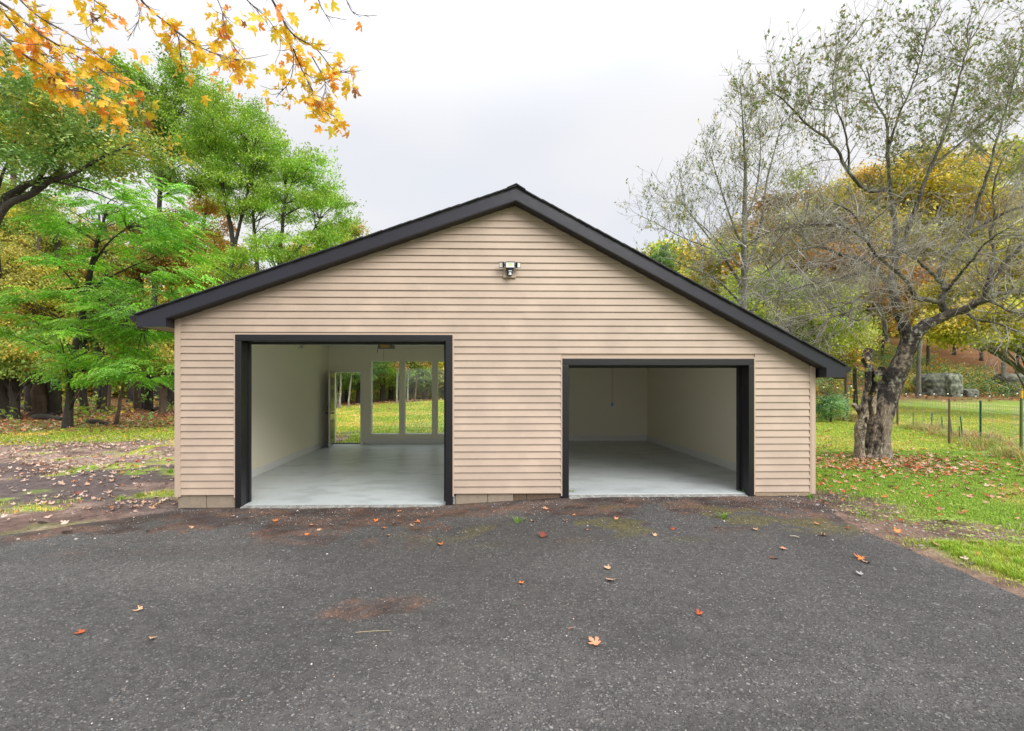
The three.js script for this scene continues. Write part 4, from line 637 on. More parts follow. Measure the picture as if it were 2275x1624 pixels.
tree('walnut_tree', 'bright green tree with feathery compound leaves standing at the lawn edge', { seed: 2, trunk: [[149, 955, 19.4, 0.16], [158, 860, 19.4, 0.14], [168, 790, 19.3, 0.125], [185, 690, 19.2, 0.11], [205, 590, 19, 0.09], [222, 520, 19, 0.06], [240, 450, 19, 0.03]], bark: 'dark', spray: 'frond', frond: true, pal: PAL.bright, clumps: 19, clusterSize: 0.48, flat: 0.28, size: 1.0,
  limbs: [[[205, 590, 19, 0.05], [240, 540, 18.6], [290, 500, 18.3, 0.015]], [[190, 660, 19.2, 0.05], [140, 600, 19], [90, 560, 19, 0.015]], [[178, 740, 19.3, 0.045], [260, 720, 18.4], [330, 740, 17.8, 0.012]]],
  crowns: [[210, 480, 19, 110, 70, 26, 2], [330, 470, 18.8, 95, 75, 24, 2], [380, 520, 18.5, 60, 60, 12, 1.5], [130, 690, 18.8, 95, 45, 15, 1.6], [215, 760, 18.2, 110, 50, 26, 1.8], [320, 700, 18, 110, 55, 26, 1.6], [330, 820, 17.6, 70, 30, 14, 1.2], [60, 750, 18.8, 60, 35, 5, 1.4], [250, 600, 19.4, 110, 60, 16, 1.6], [400, 640, 18.6, 60, 40, 10, 1.5], [170, 830, 18.6, 60, 30, 8, 1]] });
tree('locust_tree', 'tall airy green tree with a forked dark trunk above the left roof slope', { seed: 3, trunk: [[490, 900, 30, 0.198], [500, 640, 30, 0.165], [520, 545, 30, 0.143], [505, 470, 30, 0.110], [492, 400, 30, 0.083], [480, 320, 30, 0.055], [470, 240, 30, 0.022]], bark: 'dark', spray: 'locust', pal: PAL.green, clumps: 16, clusterSize: 0.7, flat: 0.32, size: 1.4,
  limbs: [[[522, 545, 30, 0.11], [535, 490, 30], [548, 440, 30], [560, 360, 30], [572, 290, 30, 0.04]], [[530, 600, 30, 0.08], [552, 560, 29.5], [585, 520, 29, 0.05]]],
  crowns: [[510, 260, 30, 75, 60, 22, 2.6], [570, 330, 30, 85, 75, 30, 2.6], [470, 360, 30, 70, 60, 18, 2.4], [630, 350, 30, 50, 60, 14, 2.2], [520, 420, 29.5, 90, 50, 20, 2.2], [450, 300, 30, 50, 60, 12, 2.2]] });
tree('locust_tree', 'tall green tree with leaning side limb, right of the forked one above the roof', { seed: 4, trunk: [[625, 900, 29, 0.180], [622, 640, 29, 0.144], [622, 560, 29, 0.120], [628, 500, 29, 0.096], [635, 420, 29, 0.060], [645, 340, 29, 0.024]], bark: 'dark', spray: 'locust', pal: [...PAL.green, PAL.bright[1]], clumps: 16, clusterSize: 0.65, flat: 0.32, size: 1.35,
  limbs: [[[622, 590, 29, 0.08], [660, 555, 28.5], [690, 520, 28.2], [715, 480, 28, 0.03]], [[622, 620, 29, 0.06], [600, 560, 29], [585, 520, 29, 0.03]]],
  crowns: [[690, 400, 28.5, 60, 60, 20, 2.2], [720, 480, 28, 50, 60, 18, 2], [650, 440, 29, 80, 60, 22, 2.4], [660, 540, 28, 90, 40, 18, 2], [740, 550, 28, 40, 30, 10, 1.6], [590, 590, 28, 90, 40, 16, 2], [500, 600, 27.5, 60, 40, 12, 2]] });
tree('slender_tree', 'slender straight dark trunk between the two tall green trees above the roof', { seed: 5, trunk: [[577, 880, 31, 0.144], [572, 600, 31, 0.120], [565, 520, 31, 0.102], [562, 430, 31, 0.060], [560, 330, 31, 0.024]], bark: 'dark', spray: 'locust', pal: PAL.green, clumps: 20, clusterSize: 0.7, flat: 0.34, size: 1.35, crowns: [[555, 380, 32, 70, 80, 20, 2], [600, 470, 31, 60, 50, 12, 2]] });
tree('tall_tree', 'tall dark green tree behind, its top below the hanging maple leaves', { seed: 6, trunk: [[330, 900, 33, 0.210], [345, 600, 33, 0.180], [360, 380, 33, 0.120], [370, 180, 33, 0.030]], bark: 'dark', spray: 'fine', pal: [...PAL.green, PAL.deep[1]], clumps: 17, clusterSize: 0.75, size: 2.0, crowns: [[370, 210, 33, 100, 90, 40, 3], [300, 250, 33, 80, 90, 26, 3], [430, 280, 33, 70, 80, 22, 2.5], [370, 360, 33, 110, 70, 30, 3]] });
tree('orange_tree', 'orange and gold tree seen between the green ones above the left eave', { seed: 7, trunk: [[440, 880, 36, 0.25], [445, 620, 36, 0.2], [455, 480, 36, 0.1], [462, 400, 36, 0.03]], bark: 'grey', spray: 'big', pal: [...PAL.orange, ...PAL.yellow], clumps: 22, clusterSize: 0.8, bare: true, crowns: [[455, 520, 36, 60, 90, 26, 2.4], [480, 600, 35, 70, 60, 22, 2.4], [420, 620, 35, 60, 70, 18, 2.4]] });
tree('orange_tree', 'small tuft of orange tree top just above the roof slope', { seed: 8, trunk: [[765, 880, 44, 0.25], [768, 600, 44, 0.15], [770, 500, 44, 0.03]], bark: 'grey', spray: 'big', pal: [...PAL.orange, ...PAL.lime], clumps: 22, clusterSize: 0.8, bare: true, crowns: [[768, 530, 44, 30, 36, 12, 1.6], [700, 570, 42, 60, 30, 12, 2]] });
{
  const spec = [   // golden understorey trees at left
    ['yellow_tree', 'yellow leaved tree behind the dark limbs at the far left', 20, 640, 26, 90, 90, 'yellow'], ['yellow_tree', 'gold and green tree low at left behind the feathery tree', 110, 620, 30, 80, 80, 'rust'],
    ['yellow_tree', 'yellow tree right of the feathery tree below the roof tip', 360, 760, 29, 70, 60, 'yellow'], ['yellow_tree', 'dim olive yellow tree low at the left picture edge', 30, 780, 24, 80, 50, 'olive'], ['yellow_tree', 'rusty tree behind the left roof corner', 300, 560, 34, 70, 60, 'rust'], ['yellow_tree', 'yellow green tree high behind the spreading limbs', 60, 480, 30, 90, 70, 'olive'], ['yellow_tree', 'olive tree rising highest at the far left', 30, 260, 36, 100, 80, 'olive'], ['yellow_tree', 'deep green tree behind the trunk of the feathery tree', 230, 700, 30, 90, 70, 'deep']];
  spec.forEach(([n, l, px, py, Z, hw, hh, pal], i) => tree(n, l, { seed: 20 + i, trunk: [[px + 5, 930 - i, Z, 0.22], [px, py + hh * 0.4, Z, 0.16], [px - 4, py - hh * 0.8, Z, 0.03]], bark: i % 2 ? 'dark' : 'brown', spray: i === 6 ? 'big' : 'mid', pal: pal === 'deep' ? PAL.deep : pal === 'olive' ? PAL.olive : PAL[pal], clumps: 18, clusterSize: 0.6, size: 1.35, crowns: [[px, py, Z, hw, hh, pal === 'yellow' || pal === 'rust' ? 38 : 26, 2], [px + hw * 0.5, py + hh * 0.4, Z - 1, hw * 0.7, hh * 0.6, 12, 2], [px - hw * 0.5, py + hh * 0.4, Z + 1, hw * 0.7, hh * 0.6, 12, 2]] }));
}
// trunks on the floor of the left woods: [px, py of foot, Z, radius, bark, lean, label]
{
  const list = [[4, 930, 23.5, 0.42, 'dark', -8, 'black trunk cut by the left picture edge'], [36, 898, 30, 0.42, 'dark', -4, 'dark leaning trunk left of the wide tan trunk'], [90, 922, 26, 0.48, 'brown', -4, 'wide tan brown trunk in the left woods'], [119, 922, 26.5, 0.34, 'dark', 4, 'dark trunk pressed against the wide tan one'], [128, 900, 32, 0.2, 'dark', 2, 'slim dark trunk just right of the tan pair'], [176, 895, 33, 0.35, 'brown', 1, 'brown trunk right behind the feathery tree'], [186, 915, 28, 0.24, 'dark', 0, 'dark straight trunk right of the feathery tree'], [228, 915, 30, 0.3, 'dark', 3, 'dim trunk in the middle of the left woods'], [240, 916, 29, 0.12, 'brown', 6, 'thin tan stem leaning beside a dim trunk'], [292, 893, 38, 0.36, 'dark', 0, 'distant dark trunk behind the thin leaning sapling'], [312, 908, 31, 0.28, 'dark', 2, 'mossy dark trunk nearest the garage but one'], [380, 905, 32, 0.3, 'dark', 0, 'grey trunk beside the left wall of the garage'], [347, 890, 42, 0.35, 'dark', -2, 'far dark trunk between the two nearest the garage'], [60, 890, 44, 0.3, 'dark', 3, 'far thin trunk behind the tan one'], [214, 892, 44, 0.3, 'dark', 3, 'far trunk left of the middle of the left woods']];
  list.forEach(([px, py, Z, r, bark, lean, label], i) => {
    const g = onGround(px, py); Z = g.clone().sub(EYE).dot(FWD);
    tree('woodland_tree', label, { seed: 40 + i, trunk: [[px, py, Z, r], [px + lean * 0.4, py - 60, Z, r * 0.78], [px + lean, py - 200, Z, r * 0.65], [px + lean * 2, py - 420, Z, r * 0.3]], bark, spray: 'mid', pal: i % 2 ? PAL.olive : PAL.yellow, clumps: 14, clusterSize: 0.8, size: 1.5, crowns: [[px + lean, py - 320, Z, 70, 110, 9, 2.2]] });
  });
  const s = onGround(257, 946), Zs = s.clone().sub(EYE).dot(FWD);
  tree('sapling', 'thin brown leaning sapling at the front of the left woods', { seed: 60, trunk: [[254, 947, Zs, 0.09], [262, 925, Zs, 0.075], [268, 880, Zs, 0.06], [275, 820, Zs, 0.045], [285, 740, Zs, 0.02]], bark: 'brown', spray: 'mid', pal: PAL.olive, clumps: 24, clusterSize: 0.4, crowns: [[285, 750, Zs, 26, 26, 8, 0.8]] });
  const log = (a, b, r, label, c = 'dark') => { const p = onGround(...a), q = onGround(...b), m = p.clone().lerp(q, 0.5), d = q.clone().sub(p), o = part('fallen_log', new Wood().tube([0, 0.25, 0.5, 0.75, 1].map((t) => p.clone().lerp(q, t).sub(m).add(V(0, r * 0.8 + 0.12 * Math.sin(t * 5) * r * 3, 0.1 * Math.sin(t * 7)))), [r, r * 1.1, r, r * 0.8, r * 0.4], 8).build(barkTint(c)), M.bark, scene); o.position.copy(m); tag(o, label, 'log'); };
  log([10, 898], [85, 890], 0.2, 'long dark log lying across the far left woods floor'); log([48, 908], [125, 925], 0.16, 'dark fallen limb in front of the wide tan trunk'); log([75, 932], [140, 934], 0.14, 'broken dark roots heap left of the feathery tree'); log([195, 940], [245, 944], 0.09, 'mossy log on the leaves right of the feathery tree'); log([338, 915], [380, 900], 0.1, 'bent dark branch on the ground near the garage corner'); log([190, 880], [212, 902], 0.14, 'leaning broken log behind the feathery tree');
}
// --- behind the garage, seen through door and windows, and rising over nothing else
{
  const list = [['birch_tree', 755, 908, 'pale', 0.07, 3, 'leftmost pale slender trunk seen through the open entry door'], ['birch_tree', 774, 906, 'pale', 0.06, 8, 'pale leaning trunk seen right of another through the entry door'], ['birch_tree', 748, 907, 'grey', 0.05, 1, 'grey trunk beside the leftmost pale one in the doorway'], ['birch_tree', 881, 897, 'pale', 0.075, 2, 'spotted pale trunk at the right side of the first window'], ['birch_tree', 905, 894, 'pale', 0.075, 3, 'pale trunk at the left side of the second window'], ['birch_tree', 921, 893, 'brown', 0.06, 9, 'leaning brown trunk in the second window'], ['birch_tree', 889, 895, 'dark', 0.07, 1, 'dark trunk beside the spotted one in the first window']];
  list.forEach(([n, px, py, bark, r, lean, label], i) => { const g = onGround(px, py), Z = g.clone().sub(EYE).dot(FWD); tree(n, label, { seed: 80 + i, trunk: [[px, py, Z, r], [px + lean * 0.4, py - 40, Z, r * 0.9], [px + lean, py - 90, Z, r * 0.7], [px + lean * 1.6, py - 170, Z, r * 0.3]], bark, spray: 'mid', pal: i % 2 ? PAL.rust : PAL.olive, clumps: 18, clusterSize: 0.6, size: 1.3, crowns: [[px + lean, py - 120, Z, 26, 40, 8, 1.5]] }); });
  const pines = [[800, 830, 39, 34, 'pine with layered green boughs between the entry door and first window'], [850, 826, 42, 46, 'wide bright pine filling the first window'], [868, 806, 45, 40, 'darker pine behind the one in the first window'], [912, 820, 46, 34, 'blue green pine in the second window'], [945, 834, 44, 34, 'bright pine at the right of the second window'], [985, 820, 45, 36, 'golden green tree in the third window'], [770, 815, 44, 34, 'green pine behind the pale trunks in the doorway'], [735, 830, 40, 34, 'green pine at the left of the doorway']];
  pines.forEach(([px, py, Z, hw, label], i) => tree('pine_tree', label, { seed: 90 + i, trunk: [[px, 900, Z, 0.24], [px, 820, Z, 0.2], [px + 1, 700, Z, 0.05]], straight: true, bark: 'dark', spray: i === 5 ? 'big' : i % 2 ? 'locust' : 'needle', pal: i === 5 ? PAL.gold : i === 1 || i === 4 || i === 6 ? [...PAL.lime, ...PAL.green, PAL.bright[1]] : [...PAL.pine, PAL.green[1]], clumps: 18, clusterSize: 0.85, flat: 0.16, size: 1.7, crowns: [[px, py, Z, hw, 34, 22, 2.2], [px, py - 50, Z, hw * 0.7, 40, 10, 2]] }));
  // bushes of the dark understorey
}
// --- right: trees behind the hollow tree
{
  const spec = [
    ['yellow_tree', 'golden tree behind the bare limbs in the middle of the right side', { seed: 102, trunk: [[1760, 880, 30, 0.14], [1770, 640, 30, 0.1], [1790, 420, 30, 0.04]], bark: 'grey', spray: 'big', pal: [...PAL.yellow, ...PAL.rust, PAL.lime[2]], clumps: 22, clusterSize: 0.9, bare: true, crowns: [[1790, 470, 30, 90, 70, 26, 2.6], [1700, 540, 29, 90, 60, 26, 2.4], [1630, 600, 28, 70, 50, 18, 2.2], [1850, 540, 30, 90, 80, 26, 2.6]] }],
    ['yellow_tree', 'tall golden tree right of the vertical stem, its top at the sky', { seed: 103, trunk: [[2040, 860, 32, 0.13], [2050, 600, 32, 0.1], [2070, 380, 32, 0.04]], bark: 'grey', spray: 'big', pal: [...PAL.gold, ...PAL.yellow, PAL.orange[1]], clumps: 22, clusterSize: 0.95, crowns: [[2080, 400, 32, 100, 60, 30, 2.6], [2010, 470, 32, 90, 70, 26, 2.6], [2130, 490, 31, 90, 70, 28, 2.4], [1950, 430, 33, 70, 50, 16, 2.2]] }],
    ['yellow_tree', 'vivid yellow tree at the right picture edge', { seed: 104, trunk: [[2290, 850, 22, 0.1], [2285, 640, 22, 0.07], [2250, 480, 22, 0.03]], bark: 'grey', spray: 'mid', pal: [...PAL.gold, PAL.lime[1]], clumps: 26, clusterSize: 0.7, flat: 0.35, size: 1.4, crowns: [[2230, 640, 22, 100, 60, 34, 2], [2270, 560, 22, 80, 70, 24, 2], [2190, 720, 21, 90, 40, 24, 1.8], [2290, 740, 21, 70, 40, 16, 1.6]] }],
    ['yellow_tree', 'yellow green tree high at the right edge behind bare twigs', { seed: 105, trunk: [[2230, 830, 34, 0.14], [2225, 560, 34, 0.1], [2220, 330, 34, 0.04]], bark: 'grey', spray: 'big', pal: [...PAL.lime, ...PAL.gold], clumps: 22, clusterSize: 0.95, crowns: [[2220, 400, 34, 80, 80, 26, 2.6], [2280, 470, 34, 60, 80, 18, 2.4], [2170, 560, 33, 90, 70, 22, 2.4]] }],
    ['lime_tree', 'pale lime green bushy tree behind the right roof slope', { seed: 106, trunk: [[1740, 960, 19, 0.12], [1745, 760, 19, 0.09], [1750, 620, 19, 0.02]], bark: 'grey', spray: 'mid', pal: [...PAL.lime, PAL.gold[1]], clumps: 30, clusterSize: 0.5, size: 0.95, crowns: [[1780, 690, 19, 90, 60, 36, 1.8], [1700, 650, 19.5, 70, 50, 22, 1.6], [1840, 730, 18.6, 60, 50, 20, 1.5], [1660, 700, 19, 60, 50, 14, 1.4]] }],
    ['rust_tree', 'rusty orange tree behind the hollow trunk', { seed: 107, trunk: [[1900, 850, 27, 0.1], [1900, 680, 27, 0.07], [1905, 540, 27, 0.03]], bark: 'dark', spray: 'mid', pal: [...PAL.orange, ...PAL.rust], clumps: 22, clusterSize: 0.7, size: 1.4, bare: true, crowns: [[1900, 620, 27, 80, 70, 24, 2], [1980, 650, 27, 70, 60, 18, 2], [1830, 600, 27, 60, 50, 14, 2]] }],
    ['lime_tree', 'low yellow green tree beside the right gutter', { seed: 108, trunk: [[1880, 900, 21, 0.08], [1880, 800, 21, 0.06], [1878, 720, 21, 0.02]], bark: 'brown', spray: 'mid', pal: [...PAL.lime, ...PAL.rust], clumps: 20, clusterSize: 0.4, size: 0.9, crowns: [[1870, 770, 21, 50, 45, 18, 1.2]] }],
    ['evergreen_tree', 'dark evergreen tip peeking over the right roof slope', { seed: 109, trunk: [[1472, 900, 44, 0.2], [1472, 700, 44, 0.14], [1473, 550, 44, 0.02]], straight: true, bark: 'dark', spray: 'needle', pal: PAL.pine, clumps: 14, clusterSize: 0.45, flat: 0.3, size: 1.5, crowns: [[1472, 600, 44, 24, 42, 22, 1], [1473, 565, 44, 7, 18, 8, 0.3]] }],
    ['lime_tree', 'yellow green tree top between evergreen tip and grey tree', { seed: 110, trunk: [[1540, 900, 33, 0.2], [1545, 700, 33, 0.14], [1550, 590, 33, 0.03]], bark: 'grey', spray: 'big', pal: [...PAL.lime, PAL.yellow[0]], clumps: 20, clusterSize: 0.7, crowns: [[1560, 640, 33, 60, 50, 22, 2]] }]];
  for (const [n, l, o] of spec) tree(n, l, o);
  const hill = [[2060, 800, 40, 'rust'], [2120, 740, 46, 'orange'], [2180, 790, 44, 'green'], [2260, 800, 40, 'gold'], [1960, 800, 44, 'lime'], [2010, 740, 50, 'yellow'], [2230, 700, 52, 'orange'], [1850, 790, 50, 'green']];
  const words = { rust: 'rusty', orange: 'orange', green: 'green', gold: 'golden', lime: 'yellow green', yellow: 'dull yellow' }, where = ['behind the grey rocks', 'high on the leafy slope above the rocks', 'on the slope right of the rocks', 'on the slope near the right picture edge', 'on the slope just behind the hollow tree', 'high on the slope behind the hollow tree', 'high on the slope near the right edge', 'far behind the right gutter'];
  hill.forEach(([px, py, Z, pal], i) => { const b = at(px, 800, Z), g = ground(b.x, b.z), fy = PY0 - (g - EYE.y) * FOCAL / Z; tree('hill_tree', `${words[pal]} tree ${where[i]}`, { seed: 120 + i, trunk: [[px, fy, Z, 0.13], [px + 3, fy - 80, Z, 0.1], [px + 6, fy - 220, Z, 0.03]], bark: 'dark', spray: 'big', pal: PAL[pal], clumps: 20, clusterSize: 0.9, bare: i % 2 === 0, crowns: [[px, fy - 160, Z, 70, 80, 20, 2.6]] }); });
}
// far woods that read as one mass, and undergrowth between the trunks
scatter('far_woods', SPRAY.huge, M.leaf, 26000, (R) => {
  const a = lerp(-1.25, 1.25, R()), Z = lerp(52, 84, R()), x = Z * Math.tan(a * 0.72), z = EYE.z - Z; if (x > 120 || x < -120) return null;
  const lean = fbm(x * 0.08, Z * 0.1, 3, 3), top = (x > -10 && x < 20 ? 7 : 12) + 9 * (lean - 0.5), y = ground(x, z) + top * Math.pow(R(), 0.8), t = fbm(x * 0.12, y * 0.15, 5, 3) + 0.25 * (R() - 0.5), side = x > 6;
  const p = side ? (t > 0.5 ? PAL.gold : t > 0.45 ? PAL.yellow : PAL.lime) : x > -34 && x < 4 ? (t > 0.56 ? PAL.rust : t > 0.48 ? PAL.pine : PAL.green) : (t > 0.5 ? PAL.yellow : t > 0.42 ? PAL.olive : PAL.lime);
  return { p: V(x, y, z), s: 1.0 + 0.9 * R(), q: quat(R() * 6, R() * 6, 0), c: p[Math.floor(R() * p.length)].map((v) => v * (0.7 + 0.6 * R())) };
}, 51, 'dense autumn woods far behind the garage');
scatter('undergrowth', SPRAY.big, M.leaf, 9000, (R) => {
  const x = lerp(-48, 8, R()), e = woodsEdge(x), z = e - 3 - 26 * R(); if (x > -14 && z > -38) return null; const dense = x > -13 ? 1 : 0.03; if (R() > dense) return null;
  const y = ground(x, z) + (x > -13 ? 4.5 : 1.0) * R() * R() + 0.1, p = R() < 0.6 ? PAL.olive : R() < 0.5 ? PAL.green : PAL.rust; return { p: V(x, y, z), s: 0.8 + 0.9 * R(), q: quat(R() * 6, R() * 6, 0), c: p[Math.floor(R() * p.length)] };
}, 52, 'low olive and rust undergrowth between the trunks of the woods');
scatter('slope_shrubs', SPRAY.mid, M.leaf, 9000, (R) => {
  const x = lerp(9, 40, R()), z = lerp(-46, -22.5, R()), n = fbm(x * 0.22, z * 0.3, 61, 3); if (z > woodsEdge(x) - 0.5 || n < 0.45) return null;
  const y = ground(x, z) + 0.9 * R() * sm(0.45, 0.58, n), p = R() < 0.7 ? [[0.2, 0.34, 0.09], [0.27, 0.4, 0.1], [0.15, 0.25, 0.07]] : R() < 0.5 ? PAL.orange : PAL.gold; return { p: V(x, y, z), s: 0.8 + 0.8 * R(), q: quat(R() * 6, R() * 6, 0), c: p[Math.floor(R() * 3)] };
}, 53, 'low green shrubs over the leaf covered slope behind the fence');
// ------------------------------------------------------------------ the hollow tree, fence, rocks
function ramify(w, R, p, dir, len, r, level, o, tips) {
  const n = level === 0 ? 3 : 4, pts = [p.clone()], rad = [r]; let d = dir.clone().normalize(), q = p.clone();
  for (let k = 1; k <= n; k++) { d.add(V(gauss(R) * o.wander, gauss(R) * o.wander + (o.up ?? 0), gauss(R) * o.wander)).normalize(); q = q.clone().addScaledVector(d, len / n); pts.push(q); rad.push(Math.max(o.rmin ?? 0.0025, r * (1 - 0.75 * k / n))); }
  w.tube(pts, rad, level >= 2 ? 5 : r > 0.008 ? 4 : 3);
  if (tips) for (let k = 1; k <= n; k++) tips.push({ p: pts[k], level });
  if (level <= 0) return;
  const kids = o.kids[level] ?? 3;
  for (let k = 0; k < kids; k++) {
    const t = 0.25 + 0.75 * (k + R()) / kids, i = Math.min(n - 1, Math.floor(t * n)), a = pts[i].clone().lerp(pts[i + 1], t * n - i), b = pts[i + 1].clone().sub(pts[i]).normalize();
    const side = V(gauss(R), gauss(R) + (o.lift ?? 0.15), gauss(R)); side.addScaledVector(b, -side.dot(b)).normalize(); const ang = 0.5 + 0.6 * R();
    ramify(w, R, a, b.clone().multiplyScalar(Math.cos(ang)).addScaledVector(side, Math.sin(ang)), len * (0.45 + 0.3 * R()), Math.max(0.003, rad[i] * 0.6), level - 1, o, tips);
  }
}
{
  const base = onGround(1940, 1018), H = thing('apple_tree', 'old gnarled hollow trunked tree with bare lichen covered limbs on the right lawn', 'tree', [base.x, base.y, base.z]);
  const ZT = base.clone().sub(EYE).dot(FWD), L = (v) => v.clone().sub(base), P = (zx, zy, dz = 0) => L(at(1858 + zx / 4.282, 682.5 + zy / 4.282, ZT + dz));
  // trunk: a smooth union of tapered columns with a hollow cut in it
  const bones = [];
  const chain = (pts) => { for (let k = 1; k < pts.length; k++) bones.push([pts[k - 1][0], pts[k][0], pts[k - 1][1], pts[k][1]]); };
  chain([[P(224, 1480, -0.05), 0.125], [P(230, 1150, -0.07), 0.1], [P(276, 950, -0.07), 0.095], [P(306, 780, -0.05), 0.08], [P(316, 620, -0.02), 0.085], [P(285, 490, 0.02), 0.09], [P(300, 420, 0.05), 0.08]]);
  chain([[P(390, 1480, 0.02), 0.29], [P(380, 1300, 0.02), 0.24], [P(392, 1120, 0.03), 0.235], [P(430, 950, 0.05), 0.235], [P(480, 820, 0.07), 0.23], [P(555, 660, 0.06), 0.19], [P(620, 520, 0.04), 0.165], [P(680, 380, 0.02), 0.155], [P(740, 260), 0.135], [P(850, 165), 0.115], [P(1000, 95), 0.10], [P(1100, 60), 0.09]]);
  chain([[P(340, 1000, -0.12), 0.07], [P(350, 800, -0.1), 0.075], [P(400, 660, -0.06), 0.085], [P(420, 600, 0.12), 0.1]]);
  chain([[P(690, 350), 0.11], [P(650, 200), 0.1], [P(615, 90), 0.09], [P(560, -60), 0.075]]);
  chain([[P(330, 1460, -0.1), 0.12], [P(270, 1470, -0.1), 0.1]]); chain([[P(470, 1470, -0.08), 0.15], [P(440, 1300, -0.04), 0.1]]); chain([[P(205, 990, -0.03), 0.03], [P(170, 930, -0.05), 0.05]]);
  const cuts = [[P(455, 690, -0.14), 0.17, 0.2, 0.3], [P(440, 560, -0.02), 0.15, 0.22, 0.25], [P(352, 690, -0.12), 0.035, 0.2, 0.2], [P(272, 1290, -0.1), 0.034, 0.5, 0.2], [P(322, 930, -0.13), 0.034, 0.36, 0.2], [P(342, 760, -0.12), 0.03, 0.22, 0.18], [P(425, 1080, -0.26), 0.035, 0.14, 0.1], [P(300, 1080, -0.2), 0.05, 0.07, 0.12]];
  const RES = 104, mc = new MarchingCubes(RES, M.bark, false, false, 200000), C = L(at(1858 + 600 / 4.282, 682.5 + 745 / 4.282, ZT)), S = 1.6; mc.isolation = 0;
  const ap = new THREE.Vector3(), ab = new THREE.Vector3();
  const field = (p) => {
    let acc = 0; const K = 55;
    for (const [a, b, ra, rb] of bones) { ab.subVectors(b, a); ap.subVectors(p, a); const t = clamp(ap.dot(ab) / ab.lengthSq(), 0, 1), d = ap.addScaledVector(ab, -t).length() - lerp(ra, rb, t); acc += Math.exp(-K * d); }
    let d = -Math.log(Math.max(acc, 1e-30)) / K;
    const ang = Math.atan2(p.z, p.x - 0.15 * p.y), rg = Math.abs(fbm(ang * 4.5, p.y * 1.1, 7, 3) - 0.5);
    d += 0.05 * (0.2 - rg) + 0.03 * (fbm(p.x * 9, p.y * 6, p.z * 9, 3) - 0.5);
    for (const [c, r, h, rz] of cuts) { const q = Math.hypot((p.x - c.x + 0.02 * Math.sin(p.y * 7)) / r, (p.y - c.y) / h, (p.z - c.z) / rz); d = Math.max(d, (1 - q) * r * 0.8); }
    return d;
  };
  { const q = V(0, 0, 0); for (let z = 0; z < RES; z++) for (let y = 0; y < RES; y++) for (let x = 0; x < RES; x++) { q.set(C.x + ((x - RES / 2) / (RES / 2)) * S, C.y + ((y - RES / 2) / (RES / 2)) * S, C.z + ((z - RES / 2) / (RES / 2)) * S * 0.6); mc.field[x + y * RES + z * RES * RES] = q.distanceTo(C) > 2.9 ? -1 : -clamp(field(q), -1, 1); } }
  mc.update();
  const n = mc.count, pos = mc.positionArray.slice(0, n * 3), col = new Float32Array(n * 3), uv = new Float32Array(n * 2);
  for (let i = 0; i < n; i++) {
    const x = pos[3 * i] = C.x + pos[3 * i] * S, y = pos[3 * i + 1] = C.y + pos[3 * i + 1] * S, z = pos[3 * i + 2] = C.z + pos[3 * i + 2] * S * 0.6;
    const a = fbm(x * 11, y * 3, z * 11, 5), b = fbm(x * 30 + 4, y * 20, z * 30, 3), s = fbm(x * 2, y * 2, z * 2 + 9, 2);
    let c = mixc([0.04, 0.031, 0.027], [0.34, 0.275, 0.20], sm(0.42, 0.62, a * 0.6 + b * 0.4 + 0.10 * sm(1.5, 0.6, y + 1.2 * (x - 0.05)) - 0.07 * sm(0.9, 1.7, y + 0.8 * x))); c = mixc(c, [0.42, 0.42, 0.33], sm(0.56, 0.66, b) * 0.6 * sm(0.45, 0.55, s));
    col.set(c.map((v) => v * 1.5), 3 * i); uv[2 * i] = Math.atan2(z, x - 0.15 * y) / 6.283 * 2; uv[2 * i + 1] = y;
  }
  let g = new THREE.BufferGeometry(); g.setAttribute('position', new THREE.BufferAttribute(pos, 3)); g.computeVertexNormals();
  { const e = new Float32Array(n * 3), q = V(0, 0, 0), h = 0.012; for (let i = 0; i < n; i++) { q.set(pos[3 * i], pos[3 * i + 1], pos[3 * i + 2]); const f = field(q); q.x += h; const fx = field(q) - f; q.x -= h; q.y += h; const fy = field(q) - f; q.y -= h; q.z += h; const fz = field(q) - f, l = Math.hypot(fx, fy, fz) || 1; e[3 * i] = fx / l; e[3 * i + 1] = fy / l; e[3 * i + 2] = fz / l; } g.setAttribute('normal', new THREE.BufferAttribute(e, 3)); }
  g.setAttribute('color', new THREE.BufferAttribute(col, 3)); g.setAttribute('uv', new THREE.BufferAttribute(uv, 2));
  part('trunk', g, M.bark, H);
  // limbs measured on the photograph: [px, py, depth], from radius to radius
  const lich = (x, y, z) => { const a = fbm(x * 9, y * 9, z * 9, 3), b = fbm(x * 3, y * 3, z * 3 + 5, 2); return mixc(mixc([0.075, 0.06, 0.05], [0.2, 0.17, 0.14], a), [0.40, 0.42, 0.33], sm(0.47, 0.6, a) * sm(0.35, 0.6, b)).map((v) => v * 1.45); };
  const twigTint = (x, y, z) => { const a = fbm(x * 5, y * 5, z * 5, 2); return mixc([0.16, 0.135, 0.11], [0.42, 0.40, 0.35], sm(0.35, 0.62, a)); };
